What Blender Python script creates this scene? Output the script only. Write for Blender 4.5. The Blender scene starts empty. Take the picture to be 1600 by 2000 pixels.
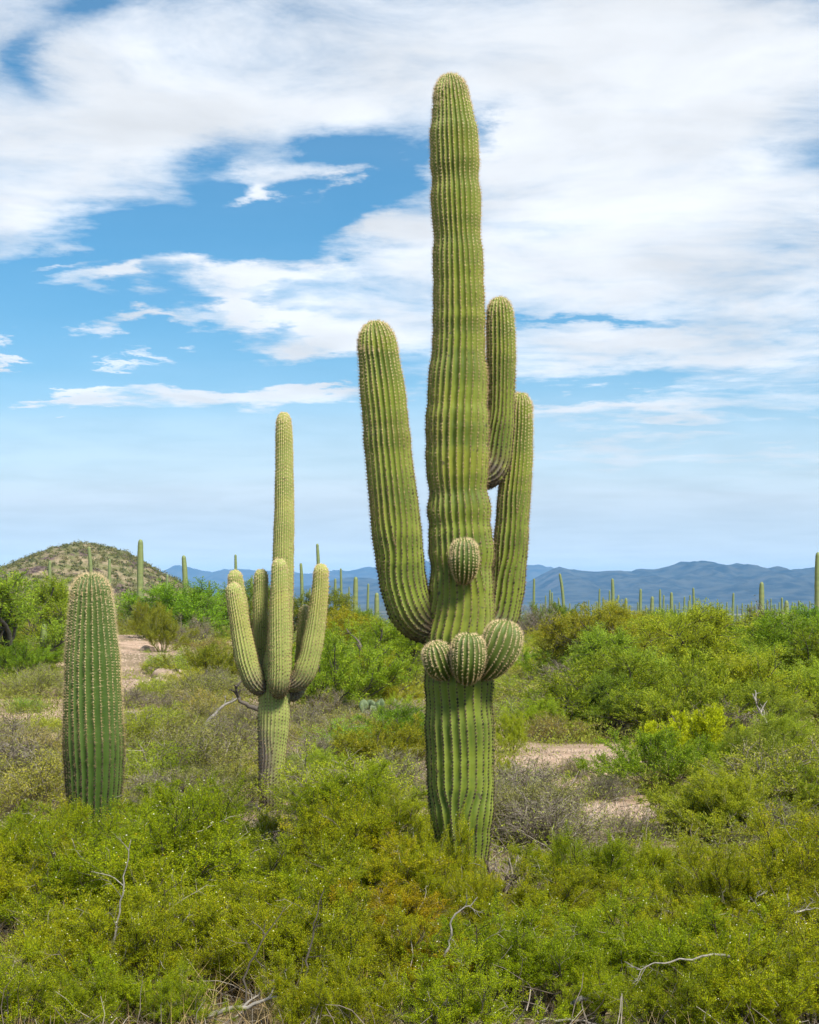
import bpy, math, random
import numpy as np
from mathutils import Vector

# ------------------------------------------------------------------ camera, sky, sun, exposure
SC = bpy.context.scene
COL = SC.collection
F, Y0, H = 2778.0, 1160.0, 2.3          # focal length and horizon row of a 1600x2000 frame, eye height
cam = bpy.data.objects.new('camera', bpy.data.cameras.new('camera'))
COL.objects.link(cam)
cam.location = (0, 0, H)
cam.rotation_euler = (math.radians(90), 0, 0)
cd = cam.data
cd.sensor_fit = 'VERTICAL'; cd.sensor_height = 36; cd.sensor_width = 28.8
cd.lens = F / 2000 * 36
cd.shift_y = (Y0 - 1000) / 2000
cd.clip_start = 0.1; cd.clip_end = 60000
SC.camera = cam
SC.view_settings.view_transform = 'Standard'; SC.view_settings.look = 'None'
SC.view_settings.exposure = 0.7; SC.view_settings.gamma = 1.0

SUN_AZ, SUN_EL = math.radians(33), math.radians(52)   # behind the camera, to the right
svec = Vector((math.sin(SUN_AZ)*math.cos(SUN_EL), -math.cos(SUN_AZ)*math.cos(SUN_EL), math.sin(SUN_EL)))
sl = bpy.data.lights.new('sun', 'SUN'); sl.energy = 4.8; sl.angle = math.radians(12); sl.color = (1, .95, .86)
so = bpy.data.objects.new('sun', sl); COL.objects.link(so)
so.rotation_euler = svec.to_track_quat('Z', 'Y').to_euler(); so.location = svec*50

class NT:
    """tiny helper to write node graphs"""
    def __init__(s, tree): s.t = tree; s.n = tree.nodes; s.l = tree.links
    def node(s, typ, **kw):
        n = s.n.new(typ)
        for k, v in kw.items(): setattr(n, k, v)
        return n
    def put(s, inp, v):
        if hasattr(v, 'is_output'): s.l.new(v, inp)
        elif v is not None: inp.default_value = v
    def m(s, op, a, b=None, c=None, clamp=False):
        n = s.node('ShaderNodeMath', operation=op, use_clamp=clamp)
        for i, v in enumerate((a, b, c)):
            if v is not None: s.put(n.inputs[i], v)
        return n.outputs[0]
    def mr(s, v, a, b, c=0., d=1., t='SMOOTHSTEP'):
        n = s.node('ShaderNodeMapRange', interpolation_type=t)
        for i, x in enumerate((v, a, b, c, d)): s.put(n.inputs[i], x)
        return n.outputs[0]
    def noise(s, vec, scale, detail=4, rough=.55, dist=0., out=0, dims='3D', w=None):
        n = s.node('ShaderNodeTexNoise', noise_dimensions=dims)
        if vec is not None: s.put(n.inputs['Vector'], vec)
        if w is not None: s.put(n.inputs['W'], w)
        n.inputs['Scale'].default_value = scale; n.inputs['Detail'].default_value = detail
        n.inputs['Roughness'].default_value = rough; n.inputs['Distortion'].default_value = dist
        return n.outputs[out]
    def mix(s, f, a, b, blend='MIX'):
        n = s.node('ShaderNodeMix', data_type='RGBA', blend_type=blend)
        s.put(n.inputs[0], f)
        for i, v in ((6, a), (7, b)):
            s.put(n.inputs[i], (*v, 1) if isinstance(v, tuple) and len(v) == 3 else v)
        return n.outputs[2]
    def ramp(s, f, stops):
        n = s.node('ShaderNodeValToRGB'); s.put(n.inputs[0], f)
        e = n.color_ramp.elements
        while len(e) < len(stops): e.new(.5)
        for q, (p, c) in zip(e, stops): q.position = p; q.color = (*c, 1)
        return n.outputs[0]
    def xyz(s, x, y, z=0.):
        n = s.node('ShaderNodeCombineXYZ')
        for i, v in enumerate((x, y, z)): s.put(n.inputs[i], v)
        return n.outputs[0]
    def sep(s, v):
        n = s.node('ShaderNodeSeparateXYZ'); s.put(n.inputs[0], v); return n.outputs
    def scale(s, a, f):
        n = s.node('ShaderNodeVectorMath', operation='SCALE'); s.put(n.inputs[0], a); s.put(n.inputs['Scale'], f); return n.outputs[0]
    def vm(s, op, a, b=None):
        n = s.node('ShaderNodeVectorMath', operation=op); s.put(n.inputs[0], a)
        if b is not None: s.put(n.inputs[1], b)
        return n.outputs['Value'] if op in ('DOT_PRODUCT', 'LENGTH') else n.outputs[0]

world = bpy.data.worlds.new('World'); SC.world = world; world.use_nodes = True
world.node_tree.nodes.clear()
def build_sky():
    k = NT(world.node_tree)
    dirn = k.node('ShaderNodeTexCoord').outputs['Generated']
    x, y, z = k.sep(dirn)
    yy = k.m('MAXIMUM', y, .05)
    a, e = k.m('DIVIDE', x, yy), k.m('DIVIDE', z, yy)
    zz = k.m('ADD', k.m('MAXIMUM', z, 0.), .07)
    u, v = k.m('DIVIDE', x, zz), k.m('DIVIDE', y, zz)
    q = k.xyz(u, v)
    sky = k.node('ShaderNodeTexSky', sky_type='NISHITA', sun_disc=False)
    sky.sun_elevation = SUN_EL; sky.sun_rotation = math.atan2(svec.x, svec.y)
    sky.altitude = 800; sky.air_density = 1.0; sky.dust_density = .6; sky.ozone_density = 2.0
    # cloud field on a flat layer, warped; thick banks and clear gaps at the bearings they have over this valley
    warp = k.noise(q, .9, 3, .5, out=1)
    qw = k.vm('ADD', q, k.scale(k.vm('SUBTRACT', warp, (.5, .5, .5)), .55))
    n1 = k.noise(qw, 1.15, 11, .60, .15)
    n2 = k.noise(k.vm('MULTIPLY', qw, (.62, 1.25, 1)), 3.2, 9, .62, .3)
    wb = k.vm('SUBTRACT', k.noise(q, 2.6, 7, .62, out=1), (.5, .5, .5))
    ae = k.vm('ADD', k.xyz(a, e), k.vm('MULTIPLY', wb, (.20, .075, 0.)))
    blobs = [  # x, y, half-width, half-height (photo units), tilt in degrees, weight: + bank of cloud, - clear gap
        (250, 470, 330, 80, 14, -.50), (520, 440, 190, 70, 22, -.42), (700, 370, 110, 50, 20, -.34), (790, 320, 90, 55, 10, -.34), (955, 265, 55, 50, -40, -.42),
        (130, 600, 260, 70, 0, -.42), (330, 680, 360, 55, 0, -.34), (120, 740, 320, 50, 0, -.32), (700, 285, 60, 30, 0, -.2), (420, 330, 110, 40, 20, -.16),
        (640, 735, 260, 18, 0, -.2), (780, 705, 130, 22, 0, -.2), (55, 105, 70, 60, 30, -.34), (190, 5, 70, 30, 0, -.26), (1130, 634, 150, 12, 0, -.50),
        (1100, 760, 260, 24, 0, -.30), (640, 870, 500, 50, 0, -.2), (1130, 225, 120, 26, 0, -.14), (200, 850, 400, 60, 0, -.16), (1260, 210, 60, 20, 0, -.1),
        (330, 120, 420, 180, 12, .24), (80, 420, 170, 65, -8, .34), (60, 490, 130, 26, 0, .22), (250, 260, 240, 70, 10, .16), (640, 210, 260, 50, 4, .24), (575, 365, 110, 46, 10, .62),
        (480, 388, 60, 14, 0, .6), (700, 330, 60, 14, 8, .35), (1250, 330, 330, 170, 0, .40), (1010, 290, 85, 70, 30, .26), (1280, 530, 400, 100, 0, .36), (770, 430, 110, 34, -6, .36), (790, 500, 130, 40, 4, .20), (1300, 90, 500, 110, 0, .34),
        (470, 540, 120, 24, 6, .62), (500, 545, 50, 22, 0, .2), (480, 602, 70, 24, -8, .66), (560, 620, 80, 18, -8, .36), (330, 636, 120, 16, 0, .75), (190, 582, 70, 34, 0, .62), (700, 640, 140, 48, -4, .34), (600, 670, 110, 16, 0, .36),
        (560, 768, 230, 24, 3, .46), (380, 765, 170, 17, 2, .42), (640, 750, 90, 14, 2, .3), (1300, 690, 330, 40, 0, .36), (1180, 795, 190, 16, 0, .34), (175, 662, 70, 16, 0, .7), (130, 778, 70, 12, 0, .7),
        (20, 718, 90, 8, 0, .7), (10, 660, 40, 20, 0, .7), (270, 690, 60, 8, 0, .6), (110, 540, 60, 8, 10, .4), (250, 545, 60, 12, 8, .5), (1450, 960, 420, 90, 0, .16), (1280, 880, 340, 30, 0, .2), (800, 590, 110, 40, 0, .2),
    ]
    acc = None
    for (px, py, sx, sy, rot, w) in blobs:
        mp = k.node('ShaderNodeMapping', vector_type='TEXTURE')
        k.l.new(ae, mp.inputs[0])
        mp.inputs['Location'].default_value = ((px-800)/F, (Y0-py)/F, 0)
        mp.inputs['Rotation'].default_value = (0, 0, math.radians(rot))
        mp.inputs['Scale'].default_value = (sx/F, sy/F, 1)
        d2 = k.vm('DOT_PRODUCT', mp.outputs[0], mp.outputs[0])
        g = k.m('MULTIPLY', k.m('EXPONENT', k.m('MULTIPLY', d2, -1.)), w)
        acc = g if acc is None else k.m('ADD', acc, g)
    n4 = k.noise(k.vm('MULTIPLY', qw, (.75, 1.35, 1)), 7., 9, .70, .3)
    acc = k.m('MULTIPLY', acc, .88)
    dens = k.m('ADD', k.m('ADD', k.m('ADD', k.m('MULTIPLY', n1, .95), k.m('MULTIPLY', n2, .60)), k.m('MULTIPLY', n4, .36)), acc)
    cov = k.m('MULTIPLY', k.mr(dens, .68, 1.30), .97)
    # veil of thin high cloud thickening toward the horizon
    low = k.mr(e, .02, .17, 1., 0.)
    veil = k.m('ADD', k.m('MULTIPLY', low, .93), k.m('MULTIPLY', k.noise(k.vm('MULTIPLY', q, (.16, 1., 1)), .9, 6, .6), k.mr(e, .03, .2, .45, .12)))
    cov = k.m('MAXIMUM', cov, k.m('MINIMUM', veil, .96))
    # cloud brightness: bright tops, soft grey-blue bellies
    n3 = k.noise(qw, 1.9, 7, .55, .2)
    thick = k.mr(dens, .9, 1.5)
    br = k.m('ADD', k.m('MULTIPLY', k.mr(n3, .32, .62, -.15, .10, 'LINEAR'), k.m('SUBTRACT', 1., k.m('MULTIPLY', low, .7))), .96)
    shade = k.mix(k.m('MULTIPLY', thick, .35), (.90, .93, .97), (.80, .835, .875))
    cl = k.mix(low, shade, (.64, .74, .81))
    cl = k.mix(k.mr(e, .0, .055, 1., 0.), cl, (1.06, 1.10, 1.07))
    cl = k.scale(cl, br)
    tint = k.mix(k.mr(e, .03, .30), (.80, 1.08, 1.1), (.34, .98, 1.15))
    blue = k.mix(1., sky.outputs[0], tint, 'MULTIPLY')
    b1 = k.node('ShaderNodeBackground'); k.put(b1.inputs[0], blue); b1.inputs[1].default_value = .073
    b2 = k.node('ShaderNodeBackground'); k.put(b2.inputs[0], cl); b2.inputs[1].default_value = .70
    mx = k.node('ShaderNodeMixShader'); k.put(mx.inputs[0], cov); k.l.new(b1.outputs[0], mx.inputs[1]); k.l.new(b2.outputs[0], mx.inputs[2])
    k.l.new(mx.outputs[0], k.node('ShaderNodeOutputWorld').inputs[0])
build_sky()
world.cycles.sampling_method = 'MANUAL'; world.cycles.sample_map_resolution = 512

# ------------------------------------------------------------------ helpers
RNG = np.random.default_rng(7)
def h2(ix, iy, seed=0):
    n = (ix.astype(np.int64)*374761393 + iy.astype(np.int64)*668265263 + seed*974711) & 0x7fffffff
    n = ((n ^ (n >> 13))*1274126177) & 0x7fffffff
    return ((n ^ (n >> 16)) & 0xffff)/65535.
def vnoise(x, y, seed=0):
    x = np.asarray(x, float); y = np.asarray(y, float)
    ix, iy = np.floor(x), np.floor(y); fx, fy = x-ix, y-iy
    fx = fx*fx*(3-2*fx); fy = fy*fy*(3-2*fy)
    a, b, c, d = h2(ix, iy, seed), h2(ix+1, iy, seed), h2(ix, iy+1, seed), h2(ix+1, iy+1, seed)
    return (a*(1-fx)+b*fx)*(1-fy) + (c*(1-fx)+d*fx)*fy - .5
def fbm(x, y, o=5, seed=0, g=.5):
    s, a = 0, 1.
    for i in range(o):
        s = s + a*vnoise(x*2**i, y*2**i, seed+i*17); a *= g
    return s
def ridged(x, y, o=5, seed=0, g=.5):
    s, a = 0, 1.
    for i in range(o):
        s = s + a*(.5-2*np.abs(vnoise(x*2**i, y*2**i, seed+i*17))); a *= g
    return s
def ground(x, y):
    x = np.asarray(x, float); y = np.asarray(y, float); r = np.hypot(x, y)
    near = np.exp(-(r/260)**2)
    z = near*(.22*fbm(x/9., y/9., 3, 3)) + np.exp(-(r/60)**2)*.05*fbm(x/1.3, y/1.3, 3, 5)
    z = z + .75*np.exp(-((x+11)/7)**2-((y-50)/14)**2) + .12*np.exp(-((x-2.6)/2)**2-((y-19.)/2.2)**2)
    z = z - np.where(r > 85, 30*(1-np.exp(-np.maximum(r-85, 0)/900)), 0)
    z = z + np.where(r > 700, np.minimum((r-700)/2500, 1)*1.2*fbm(x/420., y/420., 3, 9), 0)
    return z
def gz(x, y): return float(ground(np.array([x]), np.array([y]))[0])
def G(px, d):
    x = (px-800)/F*d
    return Vector((x, d, gz(x, d)))
def W(px, py, d): return np.array(((px-800)/F*d, d, H+(Y0-py)/F*d))

class MB:
    """collects geometry for ONE mesh"""
    def __init__(s): s.V = []; s.Q = []; s.T = []; s.qm = []; s.tm = []; s.A = []; s.B = []; s.n = 0
    def add(s, V, Q=None, T=None, mat=0, a=0., b=0.):
        V = np.asarray(V, float).reshape(-1, 3); n = len(V)
        if Q is not None and len(Q): s.Q.append(np.asarray(Q)+s.n); s.qm.append(np.full(len(Q), mat))
        if T is not None and len(T): s.T.append(np.asarray(T)+s.n); s.tm.append(np.full(len(T), mat))
        s.A.append(np.broadcast_to(np.asarray(a, float), (n,))); s.B.append(np.broadcast_to(np.asarray(b, float), (n,)))
        s.V.append(V); s.n += n
    def mesh(s, name, mats, smooth=True):
        me = bpy.data.meshes.new(name)
        V = np.concatenate(s.V)
        Q = np.concatenate(s.Q) if s.Q else np.zeros((0, 4), int); T = np.concatenate(s.T) if s.T else np.zeros((0, 3), int)
        me.vertices.add(len(V)); me.vertices.foreach_set('co', V.astype(np.float32).ravel())
        lv = np.concatenate([Q.ravel(), T.ravel()]).astype(np.int32)
        me.loops.add(len(lv)); me.loops.foreach_set('vertex_index', lv)
        ls = np.concatenate([np.arange(len(Q))*4, len(Q)*4+np.arange(len(T))*3]).astype(np.int32)
        me.polygons.add(len(ls)); me.polygons.foreach_set('loop_start', ls)
        mi = np.concatenate([*(s.qm or [np.zeros(0)]), *(s.tm or [np.zeros(0)])]).astype(np.int32)
        me.polygons.foreach_set('material_index', mi)
        me.polygons.foreach_set('use_smooth', np.full(len(ls), smooth))
        for nm, arr in (('rnd', s.A), ('tone', s.B)):
            at = me.attributes.new(nm, 'FLOAT', 'POINT'); at.data.foreach_set('value', np.concatenate(arr).astype(np.float32))
        for m in mats: me.materials.append(m)
        me.update(calc_edges=True)
        return me
def link(name, me, parent=None, loc=None):
    o = bpy.data.objects.new(name, me); COL.objects.link(o)
    if parent is not None: o.parent = parent
    if loc is not None: o.location = loc
    return o
def empty(name, loc): 
    o = bpy.data.objects.new(name, None); COL.objects.link(o); o.location = loc; o.empty_display_size = .1
    return o
def tag(o, label=None, cat=None, group=None, kind=None):
    if label: o['label'] = label
    if cat: o['category'] = cat
    if group: o['group'] = group
    if kind: o['kind'] = kind
    return o
def unit(v): return v/np.maximum(np.linalg.norm(v, axis=-1, keepdims=True), 1e-9)

# ------------------------------------------------------------------ materials
def material(name):
    m = bpy.data.materials.new(name); m.use_nodes = True; m.node_tree.nodes.clear()
    return m, NT(m.node_tree)
def principled(k, col, rough=.8, spec=.3, bump=None, bs=.3, bd=.02):
    p = k.node('ShaderNodeBsdfPrincipled')
    k.put(p.inputs['Base Color'], (*col, 1) if isinstance(col, tuple) else col)
    k.put(p.inputs['Roughness'], rough); k.put(p.inputs['Specular IOR Level'], spec)
    if bump is not None:
        b = k.node('ShaderNodeBump'); b.inputs['Strength'].default_value = bs; b.inputs['Distance'].default_value = bd
        k.put(b.inputs['Height'], bump); k.l.new(b.outputs[0], p.inputs['Normal'])
    return p
def out(k, sh): k.l.new(sh.outputs[0], k.node('ShaderNodeOutputMaterial').inputs[0])
def attr(k, n): return k.node('ShaderNodeAttribute', attribute_name=n).outputs['Fac']

def leaf_mat(name, stops, trans=.32, rough=.55, spec=.12):
    m, k = material(name)
    oi = k.node('ShaderNodeObjectInfo')
    c = k.ramp(attr(k, 'rnd'), stops)
    c = k.mix(1., c, oi.outputs['Color'], 'MULTIPLY')
    p = principled(k, c, rough, spec)
    t = k.node('ShaderNodeBsdfTranslucent'); k.put(t.inputs[0], k.mix(1., c, (1.15, 1.15, .6), 'MULTIPLY'))
    mx = k.node('ShaderNodeMixShader'); mx.inputs[0].default_value = trans
    k.l.new(p.outputs[0], mx.inputs[1]); k.l.new(t.outputs[0], mx.inputs[2]); out(k, mx)
    return m
def wood_mat(name, stops, scale=25.):
    m, k = material(name)
    tc = k.node('ShaderNodeTexCoord').outputs['Object']
    n = k.noise(tc, scale, 5, .6)
    c = k.ramp(attr(k, 'rnd'), stops)
    c = k.mix(k.mr(n, .3, .7), k.mix(1., c, (.55, .55, .55), 'MULTIPLY'), c)
    out(k, principled(k, c, .85, .2, n, .5, .01)); return m

M = {}
M['creosote_leaf'] = leaf_mat('creosote leaf', [(0, (0.102, 0.129, 0.003)), (.35, (0.208, 0.253, 0.004)), (.7, (0.346, 0.397, 0.005)), (.9, (0.407, 0.408, 0.008)), (1, (0.488, 0.311, 0.008))], .4)
M['mesquite_leaf'] = leaf_mat('mesquite leaf', [(0, (0.127, 0.163, 0.014)), (.5, (0.237, 0.296, 0.023)), (.85, (0.358, 0.398, 0.035)), (1, (0.497, 0.449, 0.044))], .4)
M['paloverde_leaf'] = leaf_mat('palo verde leaf', [(0, (0.176, 0.210, 0.017)), (.5, (0.312, 0.360, 0.030)), (.85, (0.442, 0.487, 0.040)), (1, (0.557, 0.522, 0.027))], .4)
M['bloom_leaf'] = leaf_mat('flowering spray leaf', [(0, (0.305, 0.320, 0.009)), (.5, (0.549, 0.549, 0.011)), (1, (0.750, 0.747, 0.013))])
M['olive_leaf'] = leaf_mat('olive shrub leaf', [(0, (0.131, 0.145, 0.030)), (.5, (0.225, 0.242, 0.050)), (.9, (0.330, 0.322, 0.078)), (1, (0.420, 0.376, 0.127))], .2)
M['twig_grey'] = wood_mat('grey twig', [(0, (.10, .075, .05)), (.5, (.22, .18, .14)), (1, (.40, .35, .28))])
M['creosote_wood'] = wood_mat('creosote stem', [(0, (.025, .020, .014)), (.55, (.07, .055, .035)), (.82, (.20, .17, .12)), (1, (.42, .38, .29))])
M['bark'] = wood_mat('mesquite bark', [(0, (.045, .036, .026)), (1, (.15, .125, .10))])
M['green_bark'] = wood_mat('green bark', [(0, (.16, .17, .05)), (1, (.34, .33, .12))])
M['dead_wood'] = wood_mat('bleached dead wood', [(0, (.20, .175, .145)), (1, (.36, .33, .285))], 40)
M['straw'] = leaf_mat('dry straw', [(0, (.22, .15, .06)), (.6, (.42, .30, .13)), (1, (.58, .45, .24))], .2)

def skin_mat(name, lo, hi, crest, band=.5, scar=.0, cork=(.055, .042, .026)):
    m, k = material(name)
    tc = k.node('ShaderNodeTexCoord').outputs['Object']
    rib, tone = attr(k, 'rnd'), attr(k, 'tone')
    n = k.noise(tc, 3.5, 5, .6)
    n_f = k.noise(tc, 70., 3, .6)
    zc = k.sep(tc)[2]
    bands = k.noise(None, 4.2, 2, .5, dims='1D', w=k.m('ADD', zc, k.m('MULTIPLY', n, .10)))
    f = k.m('ADD', k.m('ADD', k.m('MULTIPLY', n, .5), k.m('MULTIPLY', bands, band)), .5-.25-band*.5, clamp=True)
    c = k.mix(k.mr(f, .30, .66), lo, hi)
    c = k.mix(k.m('MULTIPLY', k.mr(n_f, .4, .75), .25), c, k.mix(1., c, (.72, .75, .6), 'MULTIPLY'))
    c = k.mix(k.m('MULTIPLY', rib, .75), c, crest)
    # corky scars: old bark-brown patches where 'tone' marks joints and wounds
    sc = k.m('MULTIPLY', tone, k.mr(k.noise(tc, 16., 6, .65), .30, .55))
    c = k.mix(sc, c, cork)
    c = k.mix(k.m('MULTIPLY', k.mr(k.noise(tc, 1.1, 4, .6), .48, .68), .38), c, k.mix(1., c, (1.5, 1.08, .9), 'MULTIPLY'))
    if scar:
        sp = k.mr(k.noise(tc, 14., 4, .5), .665, .72)
        c = k.mix(k.m('MULTIPLY', sp, scar), c, (.06, .05, .03))
    out(k, principled(k, c, .55, .28, k.m('ADD', n_f, k.m('MULTIPLY', n, .6)), .25, .004)); return m
def spine_mat():
    m, k = material('areole and spines')
    c = k.ramp(attr(k, 'tone'), [(0, (.64, .51, .30)), (.35, (.43, .31, .15)), (.65, (.17, .12, .065)), (1, (.022, .018, .012))])
    out(k, principled(k, c, .7, .2)); return m
M['skin_main'] = skin_mat('saguaro skin', (0.066, 0.104, 0.007), (0.136, 0.179, 0.014), (0.234, 0.262, 0.048), 1.5, .8)
M['skin_pale'] = skin_mat('pale saguaro skin', (0.165, 0.203, 0.041), (0.249, 0.280, 0.067), (0.386, 0.399, 0.133), .6, .6, (.15, .12, .095))
M['skin_dark'] = skin_mat('deep green saguaro skin', (0.028, 0.063, 0.006), (0.047, 0.089, 0.009), (0.092, 0.142, 0.027), .35, .3)
M['skin_bud'] = skin_mat('young arm skin', (0.044, 0.078, 0.009), (0.074, 0.115, 0.013), (0.148, 0.163, 0.044), .2)
M['skin_far'] = skin_mat('distant saguaro skin', (0.104, 0.143, 0.040), (0.157, 0.204, 0.060), (0.226, 0.259, 0.113), .6)
M['spine'] = spine_mat()

# ------------------------------------------------------------------ terrain
def ground_mat():
    m, k = material('desert ground')
    geo = k.node('ShaderNodeNewGeometry').outputs['Position']
    x, y, z = k.sep(geo)
    dist = k.vm('LENGTH', geo)
    n1 = k.noise(geo, .35, 6, .6); n2 = k.noise(geo, 3.0, 8, .65); n3 = k.noise(geo, 28., 4, .6)
    sand = k.ramp(n2, [(.28, (.30, .20, .14)), (.5, (.46, .325, .235)), (.72, (.58, .43, .325))])
    sand = k.mix(k.mr(n3, .35, .65), k.mix(1., sand, (.66, .64, .62), 'MULTIPLY'), sand)
    litter = k.mix(k.mr(n3, .4, .6), (.12, .09, .055), (.26, .20, .12))
    c = k.mix(k.m('MULTIPLY', k.mr(n1, .40, .56), k.mr(y, 12.5, 16.)), litter, sand)
    # the valley floor: dark scrub with pale bare flats in long streaks
    st = k.noise(k.vm('MULTIPLY', geo, (.0011, .0040, 0.)), 1., 6, .62)
    scrubf = k.noise(geo, .03, 5, .6)
    far = k.mix(k.mr(scrubf, .35, .65), (.040, .046, .030), (.085, .088, .055))
    bare = k.m('MULTIPLY', k.mr(st, .56, .66), k.mr(y, 2000., 3600., 1., .25))
    far = k.mix(bare, far, (.36, .31, .26))
    c = k.mix(k.mr(dist, 90., 260.), c, far)
    out(k, principled(k, c, .92, .15, k.m('ADD', n2, k.m('MULTIPLY', n3, .5)), .6, .05)); return m
def sheet(X, Y, Z):
    ny, nx = X.shape
    i = np.arange(ny*nx).reshape(ny, nx)
    Q = np.stack([i[:-1, :-1], i[:-1, 1:], i[1:, 1:], i[1:, :-1]], -1).reshape(-1, 4)
    return np.stack([X, Y, Z], -1).reshape(-1, 3), Q
t = np.linspace(-1, 1, 341)
def spread(t, a, L): 
    b = math.asinh(L/a); return a*np.sinh(b*t)
gx, gy = np.meshgrid(spread(t, 9., 9500.), spread(np.linspace(-.35, 1, 460), 14., 12000.))
mb = MB(); V, Q = sheet(gx, gy, ground(gx, gy)); mb.add(V, Q)
tag(link('ground', mb.mesh('ground', [ground_mat()])), kind='structure')

def prof(pts, px): 
    p = np.array(pts, float); return np.interp(px, p[:, 0], p[:, 1])
def mountain_mat(name, a, b, rockc, s):
    m, k = material(name)
    geo = k.node('ShaderNodeNewGeometry'); pos = geo.outputs['Position']
    n = k.noise(pos, s, 8, .62); nz = k.sep(geo.outputs['Normal'])[2]
    c = k.mix(k.mr(n, .35, .65), a, b)
    c = k.mix(k.m('MULTIPLY', k.mr(nz, .97, .80), k.mr(n, .40, .6)), c, rockc)
    out(k, principled(k, c, .95, .1, n, .5, .4/s*.05)); return m
def ridge(name, pts, d, depth, base, seed, mat, nx=420, ny=70, rough=.30, cell=260.):
    """a mountain range: crest line at its bearing and height, slopes cut by gullies"""
    p = np.array(pts, float)
    px = np.linspace(p[0, 0], p[-1, 0], nx); crest = (Y0-prof(pts, px))/F*d + H - base
    v = np.linspace(-1, 1, ny)
    Xc = (px-800)/F*d
    X = np.repeat(Xc[None], ny, 0); V_ = np.repeat(v[:, None], nx, 1)
    Yd = d + depth*V_ + .10*depth*fbm(X/700, V_*0+seed, 3, seed)
    hgt = np.maximum(crest, 4.)[None]
    fall = (1-np.abs(V_)**1.0)
    fall = np.where(V_ < 0, fall**1.35, fall)
    gul = ridged(X/cell, Yd/(cell*1.9), 5, seed)*(1-fall)*fall*4
    Z = base - 6 + hgt*fall + 6*np.minimum(1, fall*30) + hgt*rough*gul + hgt*.085*(fbm(X/110, Yd/110, 4, seed)+.5*ridged(X/60., Yd/90., 3, seed+5))*np.clip(fall*3, 0, 1)
    Vv, Qq = sheet(X, Yd, Z)
    b = MB(); b.add(Vv, Qq)
    return tag(link(name, b.mesh(name, [mat])), kind='structure')
m_near = mountain_mat('near range', (.022, .022, .018), (.075, .072, .055), (.15, .12, .10), .012)
m_far = mountain_mat('far range', (.05, .045, .04), (.09, .08, .065), (.12, .10, .08), .008)
near_pts = [(-900, 1158), (250, 1158), (400, 1155), (470, 1150), (520, 1152), (580, 1146), (640, 1138), (665, 1131), (690, 1128), (735, 1131), (790, 1124), (840, 1131), (900, 1138), (960, 1146),
    (1000, 1142), (1030, 1138), (1050, 1128), (1070, 1118), (1090, 1108), (1110, 1113), (1130, 1114), (1180, 1116), (1230, 1119), (1245, 1114), (1275, 1116), (1300, 1110), (1328, 1100), (1340, 1101), (1350, 1098),
    (1360, 1099), (1373, 1096), (1390, 1101), (1408, 1106), (1420, 1102), (1440, 1100), (1460, 1103), (1478, 1112), (1490, 1110), (1504, 1106), (1520, 1110), (1532, 1115), (1545, 1111),
    (1556, 1114), (1570, 1109), (1590, 1107), (1640, 1112), (1760, 1104), (1900, 1120), (2300, 1116), (2700, 1150)]
far_pts = [(-900, 1150), (-500, 1120), (-100, 1128), (120, 1118), (250, 1126), (310, 1120), (325, 1114), (338, 1107), (345, 1104), (351, 1102), (357, 1107), (375, 1110), (400, 1117), (415, 1119), (440, 1112), (455, 1112), (500, 1115), (560, 1116),
    (600, 1121), (620, 1119), (650, 1113), (680, 1118), (690, 1115), (720, 1109), (760, 1110), (800, 1102), (830, 1095), (845, 1101), (900, 1110), (960, 1108), (1030, 1104), (1050, 1103), (1075, 1108), (1090, 1113),
    (1120, 1111), (1140, 1116), (1155, 1114), (1170, 1118), (1300, 1130), (1500, 1128), (1800, 1122), (2400, 1150)]
ridge('mountain_range', near_pts, 6200, 1500, -29, 21, m_near)
ridge('mountain_range', far_pts, 9400, 1200, -29, 44, m_far, rough=.22, cell=360)

HILL_D = 360.
hill_pts = [(-420, 1168), (-200, 1150), (-60, 1133), (0, 1115), (20, 1110), (45, 1099), (60, 1091), (90, 1078), (110, 1071), (140, 1065), (165, 1063), (190, 1066), (215, 1071), (240, 1078), (260, 1087), (280, 1098), (300, 1111), (320, 1123), (345, 1139), (370, 1151), (400, 1161), (470, 1180)]
def hill_z(X, Y):
    px = X/HILL_D*F+800; v = (Y-HILL_D)/70.
    crest = (Y0-prof(hill_pts, px))/F*HILL_D + H + 9
    fall = np.clip(1-np.abs(v)**1.5, 0, 1); fall = np.where(v < 0, fall**.9, fall)
    return -9 + np.maximum(crest, 0)*fall + 1.5*ridged(X/13., Y/20., 5, 5)*np.clip(fall*3,0,1)*(1.1-fall) + .45*fbm(X/4., Y/4., 4, 8)*np.minimum(1, fall*4) - np.where(crest < 1, 4, 0)
def hill_mat():
    m, k = material('hillside'); geo = k.node('ShaderNodeNewGeometry'); pos = geo.outputs['Position']
    n = k.noise(pos, .22, 8, .65); n2 = k.noise(pos, 1.3, 6, .65); n3 = k.noise(k.vm('MULTIPLY', pos, (1, 1, 2.6)), .10, 7, .62, .4)
    c = k.ramp(n2, [(.3, (.12, .10, .055)), (.5, (.24, .19, .11)), (.7, (.34, .27, .17))])
    c = k.mix(k.mr(n, .42, .6), c, (.13, .135, .050))
    rk = k.mr(n3, .54, .60)
    c = k.mix(rk, c, k.mix(k.mr(n2, .4, .6), (.055, .036, .030), (.15, .105, .085)))
    out(k, principled(k, c, .95, .1, n2, .9, .5)); return m
hx, hy = np.meshgrid(np.linspace((-420-800)/F*HILL_D, (470-800)/F*HILL_D, 260), HILL_D+np.linspace(-70, 70, 180))
mb = MB(); V, Q = sheet(hx, hy, hill_z(hx, hy)); mb.add(V, Q)
tag(link('hill', mb.mesh('hill', [hill_mat()])), kind='structure')

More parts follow.
